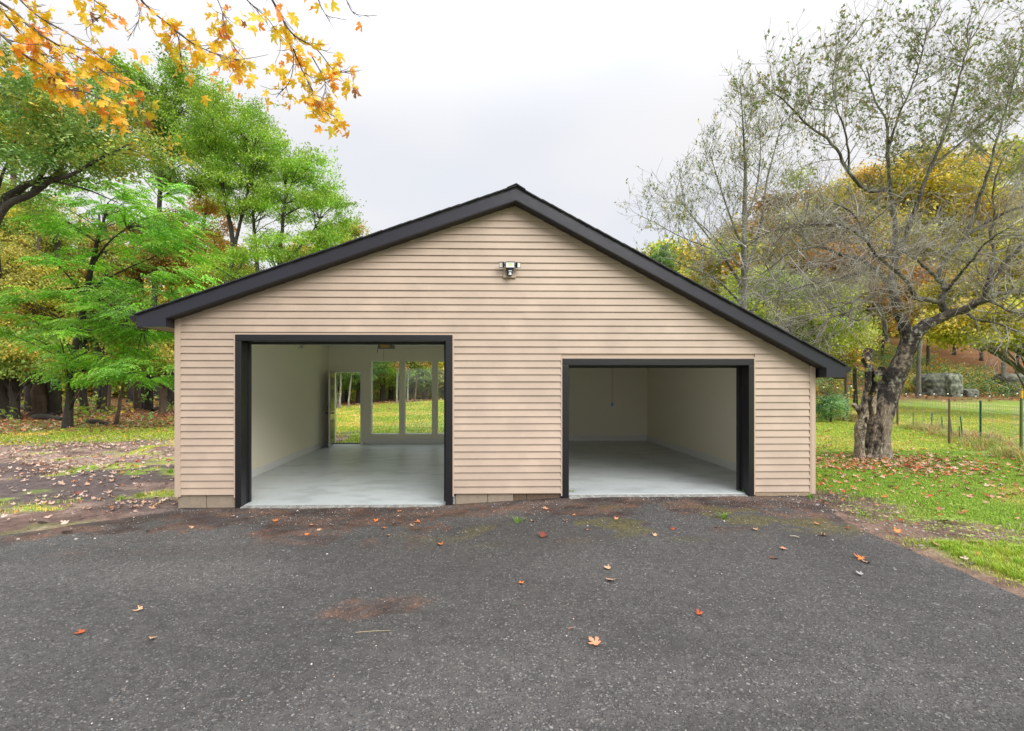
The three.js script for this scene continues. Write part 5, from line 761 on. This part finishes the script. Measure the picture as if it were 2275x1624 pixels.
  const Z = ZT, limbs = [
    [[[2090, 705, Z], [2112, 697, Z - 0.1], [2156, 682, Z - 0.3], [2184, 663, Z - 0.4], [2196, 635, Z - 0.5], [2217, 605, Z - 0.5], [2240, 575, Z - 0.6], [2275, 542, Z - 0.7], [2330, 490, Z - 0.8]], 0.095, 0.03],
    [[[2107, 698, Z], [2090, 672, Z], [2099, 652, Z], [2098, 633, Z + 0.1], [2083, 617, Z + 0.2], [2112, 565, Z + 0.3], [2144, 528, Z + 0.3], [2179, 502, Z + 0.3], [2217, 481, Z + 0.2], [2275, 456, Z], [2340, 420, Z]], 0.075, 0.02],
    [[[2093, 672, Z], [2060, 665, Z - 0.2], [2035, 661, Z - 0.4], [2014, 624, Z - 0.6], [1983, 596, Z - 0.9], [1946, 565, Z - 1.2], [1927, 535, Z - 1.4], [1912, 500, Z - 1.5], [1890, 470, Z - 1.6], [1850, 450, Z - 1.7]], 0.055, 0.012],
    [[[2081, 617, Z + 0.2], [2053, 591, Z], [2028, 570, Z - 0.3], [1995, 556, Z - 0.5], [1965, 556, Z - 0.8], [1930, 570, Z - 1.0], [1880, 590, Z - 1.2]], 0.04, 0.01],
    [[[1981, 638, Z + 0.1], [1958, 613, Z - 0.2], [1937, 593, Z - 0.5], [1906, 574, Z - 0.8], [1867, 566, Z - 1.1], [1832, 551, Z - 1.3], [1790, 552, Z - 1.5], [1740, 572, Z - 1.7], [1690, 610, Z - 1.9]], 0.05, 0.01],
    [[[1991, 678, Z], [1984, 640, Z], [1981, 621, Z + 0.2], [1988, 575, Z + 0.4], [1988, 505, Z + 0.6], [1983, 458, Z + 0.7], [1974, 388, Z + 0.8], [1972, 336, Z + 0.8], [1969, 273, Z + 0.8], [1941, 216, Z + 0.8], [1925, 150, Z + 0.8]], 0.09, 0.012],
    [[[1990, 580, Z + 0.4], [2023, 493, Z + 0.2], [2044, 435, Z], [2065, 376, Z - 0.1], [2096, 307, Z - 0.2], [2117, 231, Z - 0.2], [2140, 140, Z - 0.2], [2160, 70, Z - 0.2]], 0.055, 0.01],
    [[[1976, 420, Z + 0.8], [1920, 420, Z + 0.3], [1886, 379, Z + 0.1], [1849, 319, Z], [1790, 273, Z], [1736, 218, Z - 0.1], [1715, 205, Z - 0.1]], 0.05, 0.01],
    [[[2156, 682, Z - 0.3], [2200, 668, Z - 0.8], [2240, 690, Z - 1.2], [2290, 700, Z - 1.5]], 0.04, 0.015],
    [[[2140, 690, Z - 0.2], [2168, 710, Z - 0.6], [2215, 718, Z - 1], [2262, 738, Z - 1.3]], 0.03, 0.008],
    [[[2184, 663, Z - 0.4], [2210, 655, Z - 0.1], [2250, 648, Z + 0.2], [2300, 640, Z + 0.4]], 0.045, 0.015],
    [[[2196, 620, Z - 0.5], [2205, 590, Z - 0.3], [2210, 560, Z], [2200, 530, Z + 0.1], [2208, 480, Z + 0.1], [2206, 420, Z + 0.1], [2225, 360, Z]], 0.04, 0.012],
    [[[1975, 640, Z - 0.1], [1940, 660, Z - 0.4], [1900, 668, Z - 0.8], [1850, 690, Z - 1.2], [1790, 700, Z - 1.5]], 0.03, 0.006],
    [[[1972, 760, Z - 0.1], [1966, 720, Z - 0.1], [1958, 690, Z - 0.2], [1950, 670, Z - 0.3]], 0.035, 0.02],
    [[[2100, 650, Z], [2150, 590, Z - 0.6], [2190, 540, Z - 1], [2250, 500, Z - 1.4]], 0.035, 0.008],
    [[[2144, 528, Z + 0.3], [2180, 430, Z + 0.2], [2210, 330, Z], [2240, 220, Z - 0.1], [2272, 110, Z - 0.1]], 0.04, 0.008],
    [[[2065, 376, Z - 0.1], [2130, 320, Z + 0.2], [2200, 260, Z + 0.4], [2290, 190, Z + 0.5]], 0.03, 0.008],
    [[[1972, 336, Z + 0.8], [2000, 250, Z + 0.6], [2040, 150, Z + 0.5], [2060, 60, Z + 0.4]], 0.03, 0.007],
    [[[1886, 379, Z + 0.1], [1880, 300, Z - 0.2], [1850, 200, Z - 0.3], [1862, 110, Z - 0.3]], 0.025, 0.006],
    [[[1927, 535, Z - 1.4], [1870, 500, Z - 1.6], [1790, 500, Z - 1.8], [1700, 520, Z - 2], [1620, 580, Z - 2.1]], 0.03, 0.005],
    [[[1937, 593, Z - 0.5], [1860, 620, Z - 1], [1770, 640, Z - 1.4], [1680, 690, Z - 1.7]], 0.03, 0.005],
    [[[1935, 700, Z - 0.3], [1905, 712, Z - 0.6], [1870, 700, Z - 0.9], [1835, 708, Z - 1.2]], 0.02, 0.005],
  ];
  const R = rng(77), w = new Wood(), tw = new Wood(), tips = [], none = [];
  limbs.forEach(([pts, r0, r1], k) => {
    const c = new THREE.CatmullRomCurve3(pts.map((p) => L(at(...p)))), q = c.getPoints(pts.length * 4), len = c.getLength(), high = (k >= 5 && k <= 7) || (k >= 15 && k <= 18);
    q.forEach((p, i) => { if (i && i < q.length - 1) p.add(V(gauss(R), gauss(R), gauss(R)).multiplyScalar(0.012)); });
    w.tube(q, q.map((_, i) => lerp(r0, r1, Math.pow(i / (q.length - 1), 0.8)) * (0.92 + 0.16 * R())), 8);
    const n = Math.round(len * (k === 13 ? 1.5 : high ? 7 : 8));
    for (let i = 0; i < n; i++) {
      const t = (high ? 0.35 : 0.22) + (high ? 0.65 : 0.78) * (i + R()) / n, p = c.getPoint(Math.min(t, 1)), d = c.getTangent(Math.min(t, 1)), s = V(gauss(R), gauss(R) + (high ? 0.25 : 0.1), gauss(R)); s.addScaledVector(d, -s.dot(d)).normalize();
      const dir = d.multiplyScalar(0.55).addScaledVector(s, 0.85);
      ramify(tw, R, p, dir, (high ? 0.75 : 0.85) * (0.6 + 0.7 * R()), 0.007 + 0.007 * R(), 2, { wander: 0.22, up: high ? 0.09 : 0.01, lift: high ? 0.35 : 0.05, kids: [0, 4, 5], rmin: 0.0028 }, high ? tips : none);
    }
  });
  const rad = [[0, 0]];
  part('limb', w.build(lich), M.bark, H);
  part('twig', tw.build(twigTint), M.twig, H).userData.kind = 'stuff';
  let i = 0; const few = tips.filter(() => R() < 0.22);
  scatter('leaf', leafGeo(9, 3, 0.035, 0.05, 0.014, 1, 0.4), M.leaf, few.length, (Q) => { const t = few[i++]; return { p: t.p, s: 0.8 + 0.6 * Q(), q: quat(Q() * 6, Q() * 6, 0), c: Q() < 0.75 ? [0.18 + 0.08 * Q(), 0.25 + 0.07 * Q(), 0.06] : [0.3, 0.26, 0.05] }; }, 78, null, null, 'stuff', H);
  // a few sprouting leaves about the hollow stump
  const sprout = []; { const Q = rng(79); for (let k = 0; k < 34; k++) { const c = Q() < 0.5 ? P(210 + 90 * Q(), 430 + 220 * Q(), -0.15) : P(90 + 160 * Q(), 760 + 90 * Q(), -0.2); sprout.push({ p: c.add(V(gauss(Q), gauss(Q), gauss(Q)).multiplyScalar(0.12)), s: 0.7 + 0.6 * Q(), q: quat(Q() * 6, Q() * 6, 0), c: Q() < 0.5 ? [0.6, 0.4, 0.04] : Q() < 0.6 ? [0.22, 0.33, 0.05] : [0.5, 0.16, 0.03] }); } }
  let s = 0; scatter('leaf', leafGeo(10, 2, 0.03, 0.07, 0.026, 1, 0.4), M.leaf, sprout.length, () => sprout[s++], 80, null, null, 'stuff', H);
}
{ // the sparse grey tree left of it, half hidden by the roof
  const foot = onGround(1650, 962), Z = 17, b = at(1650, 962, Z); b.y = ground(b.x, b.z) - 0.05; void foot;
  const H = thing('pear_tree', 'sparse grey tree with an upright twiggy stem left of the hollow tree', 'tree', [b.x, b.y, b.z]), L = (v) => v.clone().sub(b), R = rng(101), w = new Wood(), tw = new Wood(), tips = [];
  const limbs = [[[[1650, 965, Z], [1653, 700, Z], [1654, 484, Z], [1656, 386, Z], [1652, 300, Z], [1646, 204, Z]], 0.15, 0.008], [[[1652, 620, Z], [1690, 500, Z], [1704, 400, Z], [1722, 330, Z], [1740, 260, Z]], 0.06, 0.008], [[[1652, 640, Z], [1600, 560, Z - 0.3], [1545, 490, Z - 0.6], [1500, 430, Z - 0.8]], 0.055, 0.007], [[[1653, 560, Z], [1622, 480, Z + 0.3], [1595, 400, Z + 0.4], [1575, 330, Z + 0.4]], 0.045, 0.007], [[[1652, 680, Z], [1590, 620, Z - 0.2], [1520, 590, Z - 0.5], [1465, 560, Z - 0.6]], 0.045, 0.006], [[[1654, 500, Z], [1680, 420, Z + 0.4], [1690, 330, Z + 0.5], [1684, 270, Z + 0.5]], 0.035, 0.006], [[[1652, 600, Z], [1580, 520, Z + 0.5], [1530, 470, Z + 0.8], [1510, 400, Z + 0.9]], 0.035, 0.006], [[[1652, 720, Z], [1720, 620, Z - 0.4], [1790, 540, Z - 0.7], [1830, 460, Z - 0.8]], 0.045, 0.006], [[[1600, 560, Z - 0.3], [1560, 545, Z - 0.8], [1500, 520, Z - 1.2], [1450, 490, Z - 1.4]], 0.03, 0.005]];
  limbs.forEach(([pts, r0, r1], k) => {
    const c = new THREE.CatmullRomCurve3(pts.map((p) => L(at(...p)))), q = c.getPoints(pts.length * 4), len = c.getLength(); w.tube(q, q.map((_, i) => lerp(r0, r1, Math.pow(i / (q.length - 1), 0.8))), 7);
    const n = Math.round(len * (k ? 3.3 : 2.6));
    for (let i = 0; i < n; i++) { const t = (k ? 0.2 : 0.45) + (k ? 0.8 : 0.55) * (i + R()) / n, p = c.getPoint(Math.min(t, 1)), d = c.getTangent(Math.min(t, 1)), s = V(gauss(R), gauss(R) + 0.2, gauss(R)); s.addScaledVector(d, -s.dot(d)).normalize(); ramify(tw, R, p, d.multiplyScalar(0.7).addScaledVector(s, 0.75), (0.75 + 0.9 * R()) * (1.2 - 0.5 * t), 0.011, 2, { wander: 0.2, up: 0.07, lift: 0.3, kids: [0, 4, 4], rmin: 0.004 }, tips); }
  });
  const tint = (x, y, z) => { const a = fbm(x * 4, y * 4, z * 4, 3); return mixc([0.10, 0.095, 0.08], [0.30, 0.30, 0.25], sm(0.38, 0.62, a)).map((v) => v * 1.3); };
  part('trunk', w.build(tint), M.bark, H); part('twig', tw.build(tint), M.twig, H).userData.kind = 'stuff';
  let i = 0; const few = tips.filter(() => R() < 0.24);
  scatter('leaf', leafGeo(19, 3, 0.05, 0.07, 0.02, 1, 0.4), M.leaf, few.length, (Q) => { const t = few[i++]; return { p: t.p, s: 0.8 + 0.6 * Q(), q: quat(Q() * 6, Q() * 6, 0), c: Q() < 0.7 ? [0.13 + 0.06 * Q(), 0.18 + 0.05 * Q(), 0.05] : [0.45, 0.38, 0.06] }; }, 178, null, null, 'stuff', H);
}
// wire fence on posts
{
  const green = mat([0.02, 0.12, 0.095], 0.5), olive = mat([0.10, 0.13, 0.05], 0.7), brown = mat([0.13, 0.085, 0.06], 0.9), yellowCap = mat([0.55, 0.35, 0.05], 0.7), wire = mat([0.42, 0.41, 0.39], 0.5, { metalness: 0.5 });
  const posts = [[2269, 1014, 868, olive, 0.028, 'olive green fence post with a yellow tip at the right edge'], [2178, 980, 890, green, 0.026, 'dark teal metal fence post'], [2109, 986, 886, brown, 0.026, 'thin brown wooden fence post'], [1994, 945, 874, brown, 0.035, 'fence post just right of the hollow trunk'], [1882, 935, 874, green, 0.03, 'teal fence post left of the hollow trunk'], [1833, 930, 868, brown, 0.022, 'thin brown post left of the teal one near the garage']];
  const F = thing('wire_fence', 'thin wire garden fence on mixed posts behind the hollow tree', 'fence', [0, 0, 0]);
  const tops = [], feet = [];
  for (const [px, py, ty, m, r, label] of posts) {
    const f = onGround(px, py), Z = f.clone().sub(EYE).dot(FWD), h = (py - ty) * Z / FOCAL; f.y -= 0.05; tops.push(f.clone().add(V(0, h, 0))); feet.push(f);
    const o = part('fence_post', m === green ? merge([box(-r, r, 0, h + 0.05, -0.004, 0.004), box(-0.004, 0.004, 0, h + 0.048, 0.0045, r * 1.2), ...Array.from({ length: 9 }, (_, k) => box(-0.008, 0.008, h * (k + 1) / 10, h * (k + 1) / 10 + 0.02, -0.012, -0.0045))]) : cyl(r, r * 0.85, h + 0.05, 8).translate(0, (h + 0.05) / 2, 0), m, F, label); o.position.copy(f);
    if (m === olive) part('post_tip', cyl(r * 1.05, r, 0.16, 8).translate(0, h - 0.03, 0), yellowCap, o);
  }
  const w = new Wood(), order = [0, 1, 3, 4, 5], R = rng(9), a0 = feet[0].clone().add(V(-1.2, 0, 3.2)); a0.y = ground(a0.x, a0.z);
  const F2 = order.map((k) => feet[k]), T2 = order.map((k) => feet[k].clone().add(V(0, 1.12, 0)));
  for (let k = 1; k < F2.length; k++) {
    const n = Math.round(F2[k].distanceTo(F2[k - 1]) / 0.16);
    for (const t of [0.08, 0.25, 0.45, 0.65, 0.85, 1]) { const p = []; for (let i = 0; i <= 6; i++) p.push(F2[k - 1].clone().lerp(F2[k], i / 6).add(V(0, 1.1 * t - 0.03 * Math.sin(i / 6 * 3.14), 0))); w.tube(p, p.map(() => 0.0042), 3); }
    for (let i = 0; i < n; i++) { const f = F2[k - 1].clone().lerp(F2[k], i / n); w.tube([f, f.clone().add(V(0.02 * gauss(R), 0.55, 0)), f.clone().add(V(0, 1.08, 0))], [0.0036, 0.0036, 0.0036], 3); }
  }
  part('wire_mesh', w.build(() => [1, 1, 1]), wire, F);
  const stakes = [[1936 + 145, 0, 0]]; void stakes;
  const st = [[2083, 950, 918, 'leftmost of six short dark stakes standing beyond the fence'], [2123, 952, 920, 'leaning thin stake second from left beyond the fence'], [2149, 958, 928, 'short stake left of the brown post beyond the fence'], [2180 - 6, 968, 928, 'leaning stake just left of the brown fence post'], [2133 + 83, 980 - 4, 950, 'shortest stake between brown and teal posts'], [2225, 978, 928, 'leaning stake next to the shortest one']];
  const px2 = [2083 - 54, 2123 - 54, 2149 - 55, 2174 - 59, 2216 - 84, 2225 - 86];
  st.forEach(([, py, ty, label], i) => { const f = onGround(px2[i], py), Z = f.clone().sub(EYE).dot(FWD), h = (py - ty) * Z / FOCAL, o = part('garden_stake', merge([cyl(0.018, 0.015, h + 0.05, 6).translate(0, h / 2, 0), new THREE.ConeGeometry(0.015, 0.03, 6).translate(0, h + 0.04, 0)]), green, scene); o.position.copy(f); o.rotation.z = [0, -0.06, 0.05, 0.12, 0.03, 0.1][i]; tag(o, label, 'stake', 'short stakes beyond the fence'); });
  // string of bulbs near the garage
  const S = thing('string_lights', 'drooping string of clear bulbs on a thin wire by the right gutter', 'string lights', [0, 0, 0]), cord = new Wood(), cp = [[1815, 850], [1840, 858], [1865, 856], [1900, 853], [1960, 862], [2030, 872], [2100, 870], [2180, 876], [2275, 868]].map(([px, py]) => at(px, py, 17)), cc = new THREE.CatmullRomCurve3(cp), q = cc.getPoints(60);
  cord.tube(q, q.map(() => 0.006), 4); part('cord', cord.build(() => [0.03, 0.03, 0.03]), M.twig, S);
  for (let k = 0; k < 15; k++) { const p = cc.getPointAt((k + 0.5) / 15), b = part('bulb', new THREE.SphereGeometry(0.024, 10, 8).scale(1, 1.3, 1).translate(p.x, p.y - 0.075, p.z), M.ledLens, S); part('socket', cyl(0.016, 0.018, 0.05, 8).translate(p.x, p.y - 0.025, p.z), M.darkMetal, b); }
  // dry tall grass along the fence
  const dry = tuft(70, 22, 0.42, 0.12, 0.005, 1.1, 0.3); let line = [V(11.2, 0, -1.5), ...feet.slice(0, 1), ...[1, 3, 4, 5].map((k) => feet[k])];
  scatter('dry_grass', dry, M.grass, 1500, (Q) => { const k = Math.floor(Q() * (line.length - 1)), p = line[k].clone().lerp(line[k + 1], Q()).add(V(gauss(Q) * 0.5, 0, gauss(Q) * 0.5)); if (fbm(p.x * 0.8, p.z * 0.8, 20, 2) < 0.36) return null; const t = Q(); return { p: V(p.x, ground(p.x, p.z) - 0.02, p.z), s: 0.22 + 0.6 * Q() * fbm(p.x * 1.4, p.z * 1.4, 22, 2) * 2, q: quat(0.2 * gauss(Q), Q() * 6.3, 0), c: t < 0.3 ? [0.46, 0.38, 0.2] : t < 0.8 ? [0.3, 0.42, 0.09] : [0.42, 0.28, 0.14] }; }, 71, 'tall dry grass along the foot of the wire fence');
  const bush = onGround(1846, 925); tree('shrub', 'soft green bush beside the right wall of the garage', { category: 'shrub', seed: 130, trunk: [[1846, 928, 19, 0.03], [1846, 900, 19, 0.02]], straight: true, bark: 'brown', spray: 'fine', pal: [[0.24, 0.44, 0.19], [0.3, 0.5, 0.2]], clumps: 14, clusterSize: 0.22, size: 0.8, crowns: [[1846, 905, 19, 26, 26, 16, 0.5]] });
}
// rocks at the foot of the slope
{
  const rock = (px, py, sx, sy, sz, seed, tones, label) => {
    const f = onGround(px, py), g = new THREE.IcosahedronGeometry(1, 14), p = g.attributes.position, c = new Float32Array(p.count * 3);
    for (let i = 0; i < p.count; i++) { const v = V(p.getX(i), p.getY(i), p.getZ(i)), q = 0.78 + 0.5 * fbm(v.x * 1.3 + seed, v.y * 1.3, v.z * 1.3, 3) + 0.16 * (fbm(v.x * 5, v.y * 2.2 + seed, v.z * 5, 3) - 0.5); const k = Math.pow(Math.pow(Math.abs(v.x), 4) + Math.pow(Math.abs(v.y), 4) + Math.pow(Math.abs(v.z), 4), -0.25); v.multiplyScalar(q * k); p.setXYZ(i, v.x * sx, v.y * sy, v.z * sz); c.set(mixc(tones[0], tones[1], sm(0.42, 0.6, fbm(v.x * 4 + seed, v.y * 4, v.z * 4, 4))), 3 * i); }
    g.setAttribute('color', new THREE.BufferAttribute(c, 3)); g.computeVertexNormals(); const o = part('rock', g, M.rock, scene); o.position.set(f.x, f.y + sy * 0.5, f.z); tag(o, label, 'rock');
  };
  rock(2112, 880, 0.45, 0.95, 0.5, 1, [[0.09, 0.10, 0.075], [0.26, 0.28, 0.22]], 'upright pale lichen covered rock behind the fence right of the hollow trunk');
  rock(2072, 876, 0.8, 0.85, 0.7, 2, [[0.05, 0.055, 0.045], [0.14, 0.15, 0.115]], 'dark mossy ledge rock left of the pale upright rock');
  rock(2250, 872, 0.9, 0.8, 0.7, 3, [[0.06, 0.06, 0.05], [0.16, 0.16, 0.13]], 'dark rock near the right picture edge');
  rock(2152, 880, 0.4, 0.3, 0.4, 4, [[0.1, 0.105, 0.09], [0.22, 0.23, 0.19]], 'low grey rock right of the pale upright one');
}
// --- overhead maple: limbs come in from the tree standing left of the camera
{
  const T = thing('maple_tree', 'maple whose branches with yellow orange leaves hang into the upper left of the view', 'tree', [-8.6, ground(-8.6, 3.4), 3.4]), org = T.position.clone(), L = (v) => v.clone().sub(org), w = new Wood();
  const O = (x, y, z) => V(x, y, z);
  w.tube([O(-8.6, -0.1, 3.4), O(-8.55, 1.2, 3.4), O(-8.4, 3, 3.45), O(-8.2, 4.8, 3.4), O(-8.1, 7, 3.3), O(-8, 9.5, 3.2)].map(L), [0.38, 0.28, 0.25, 0.2, 0.13, 0.04], 12);
  const limbsUp = [[[-8.35, 3.6, 3.4], [-7, 4.9, 3.4], [-5.2, 5.5, 3.3], [-3.9, 5.2, 3.3]], [[-8.2, 4.6, 3.4], [-6.2, 6.2, 3.5], [-3.6, 6.5, 3.6], [-2.2, 6.1, 3.6], [-1.9, 5.2, 3.5]], [[-3.6, 6.5, 3.6], [-1.5, 6.9, 3.7], [-0.5, 6.3, 3.6], [-1.0, 5.4, 3.5]]];
  for (const l of limbsUp) { const q = new THREE.CatmullRomCurve3(l.map((p) => O(...p))).getPoints(16); w.tube(q.map(L), q.map((_, i) => lerp(0.1, 0.014, i / 16)), 7); }
  part('trunk', w.build(barkTint('grey')), M.bark, T);
  const paths = [   // [photo points, depth, start radius, leaves, spread in photo units]
    [[[-40, -20], [26, 22], [67, 60], [112, 90], [168, 123], [209, 146], [258, 176], [299, 198], [325, 230]], 3.5, 0.011, 44, 34], [[[20, -30], [45, 0], [105, 49], [157, 78], [209, 116], [262, 160]], 3.7, 0.008, 22, 26], [[[-50, 40], [0, 75], [56, 123], [131, 168], [149, 194], [202, 209], [239, 232], [269, 247]], 3.3, 0.011, 62, 30], [[[-40, -10], [10, 30], [40, 70], [80, 110], [120, 130]], 3.4, 0.008, 26, 30],
    [[[290, -40], [314, 0], [344, 30], [388, 67], [400, 112], [405, 161]], 3.6, 0.010, 20, 26], [[[388, 67], [430, 97], [486, 123], [542, 134]], 3.6, 0.006, 26, 32], [[[280, -30], [303, 0], [310, 37], [284, 90]], 3.7, 0.005, 3, 14], [[[470, -30], [492, 20], [505, 80], [530, 120]], 3.8, 0.005, 18, 26], [[[180, -30], [210, 0], [235, 25], [190, 55]], 3.6, 0.005, 12, 26],
    [[[598, -30], [605, 0], [628, 41], [643, 97], [652, 127], [644, 179], [613, 217]], 3.6, 0.010, 22, 26], [[[605, 0], [650, 75], [702, 108], [743, 157], [777, 157]], 3.6, 0.008, 20, 24], [[[540, -20], [549, 0], [590, 37], [616, 71], [645, 100]], 3.7, 0.006, 8, 22], [[[652, 110], [665, 142], [699, 209], [721, 247], [762, 265]], 3.5, 0.006, 18, 28], [[[690, 120], [715, 165], [722, 200], [716, 230]], 3.6, 0.005, 10, 22], [[[757, -30], [770, 0], [788, 30], [829, 35]], 3.8, 0.005, 1, 8], [[[700, -20], [707, 0], [722, 30], [748, 40]], 3.8, 0.004, 2, 8]];
  const R = rng(88), tones = [[[0.74, 0.62, 0.03], [0.95, 0.52, 0.02]], [[0.84, 0.58, 0.02], [0.96, 0.55, 0.02]], [[0.58, 0.58, 0.03], [0.88, 0.54, 0.02]], [[0.92, 0.48, 0.02], [0.96, 0.40, 0.03]], [[0.92, 0.36, 0.03], [0.9, 0.26, 0.03]], [[0.40, 0.18, 0.07], [0.30, 0.11, 0.05]]];
  const geos = []; for (let k = 0; k < 18; k++) { const t = tones[k < 5 ? 0 : k < 9 ? 1 : k < 12 ? 2 : k < 15 ? 3 : k < 17 ? 4 : 5]; geos.push(mapleLeaf(300 + k, { curl: 0.15 + 0.5 * R(), fold: 0.1 + 0.5 * R(), holes: k % 3 === 0 ? 0 : 2 + (k % 4), tones: t, stem: 0.55, bite: k % 4 === 1 ? 0.25 : 0 })); }
  let single = 0; const rest = [];
  paths.forEach(([pts, Z, r0, n0, spread], pi) => {
    const n = Math.round(n0 * 2);
    const c = new THREE.CatmullRomCurve3(pts.map(([px, py], i) => L(at(px, py, Z + 0.12 * Math.sin(i * 1.7 + pi))))), q = c.getPoints(pts.length * 5), bw = new Wood();
    bw.tube(q, q.map((_, i) => lerp(r0, 0.0016, Math.pow(i / (q.length - 1), 0.8))), 6);
    const spots = [];
    for (let k = 0; k < 9 + n / 3; k++) { const t = 0.15 + 0.85 * R(), p = c.getPointAt(t), d = c.getTangentAt(t), s = V(gauss(R), gauss(R) * 0.7, gauss(R) * 0.6); const e = p.clone().addScaledVector(d, 0.06 + 0.1 * R()).addScaledVector(s, spread * Z / FOCAL * 1.25), m = p.clone().lerp(e, 0.5).addScaledVector(d, 0.03); bw.tube([p, m, e], [0.0024, 0.0018, 0.0012], 4); spots.push(m, e, e); }
    const B = part('branch', bw.build((x, y, z) => { const a = fbm(x * 20, y * 20, z * 20, 2); return mixc([0.055, 0.045, 0.05], [0.12, 0.1, 0.1], a); }), M.twig, T);
    for (let k = 0; k < n; k++) {
      const a = R() < 0.55 && spots.length ? spots[Math.floor(R() * spots.length)] : c.getPointAt(0.2 + 0.8 * R()), gi = Math.floor(Math.pow(R(), 1.5) * 17.6), one = R() < 0.45 && single < 298, leaf = one ? part('leaf', geos[gi], M.leaf, B) : new THREE.Mesh(geos[gi], M.leaf); if (one) single++;
      const s = (0.043 + 0.038 * R()) * Z / 3.6; leaf.scale.setScalar(s); leaf.position.copy(a).add(V(gauss(R), gauss(R) - 0.3, gauss(R)).multiplyScalar(0.075));
      leaf.quaternion.copy(quat(0.9 * gauss(R) - 0.25, R() * 6.3, Math.PI - 0.5 + 0.9 * gauss(R), 'YXZ')); leaf.translateY(0.35 * s); if (!one) { leaf.updateMatrix(); rest.push(geos[gi].clone().applyMatrix4(leaf.matrix)); }
    }
  });
  part('leaf', mergeGeometries(rest), M.leaf, T).userData.kind = 'stuff';
}
scene.traverse((o) => { if (o.isMesh) { o.castShadow = true; o.receiveShadow = true; } });
renderer.render(scene, camera);
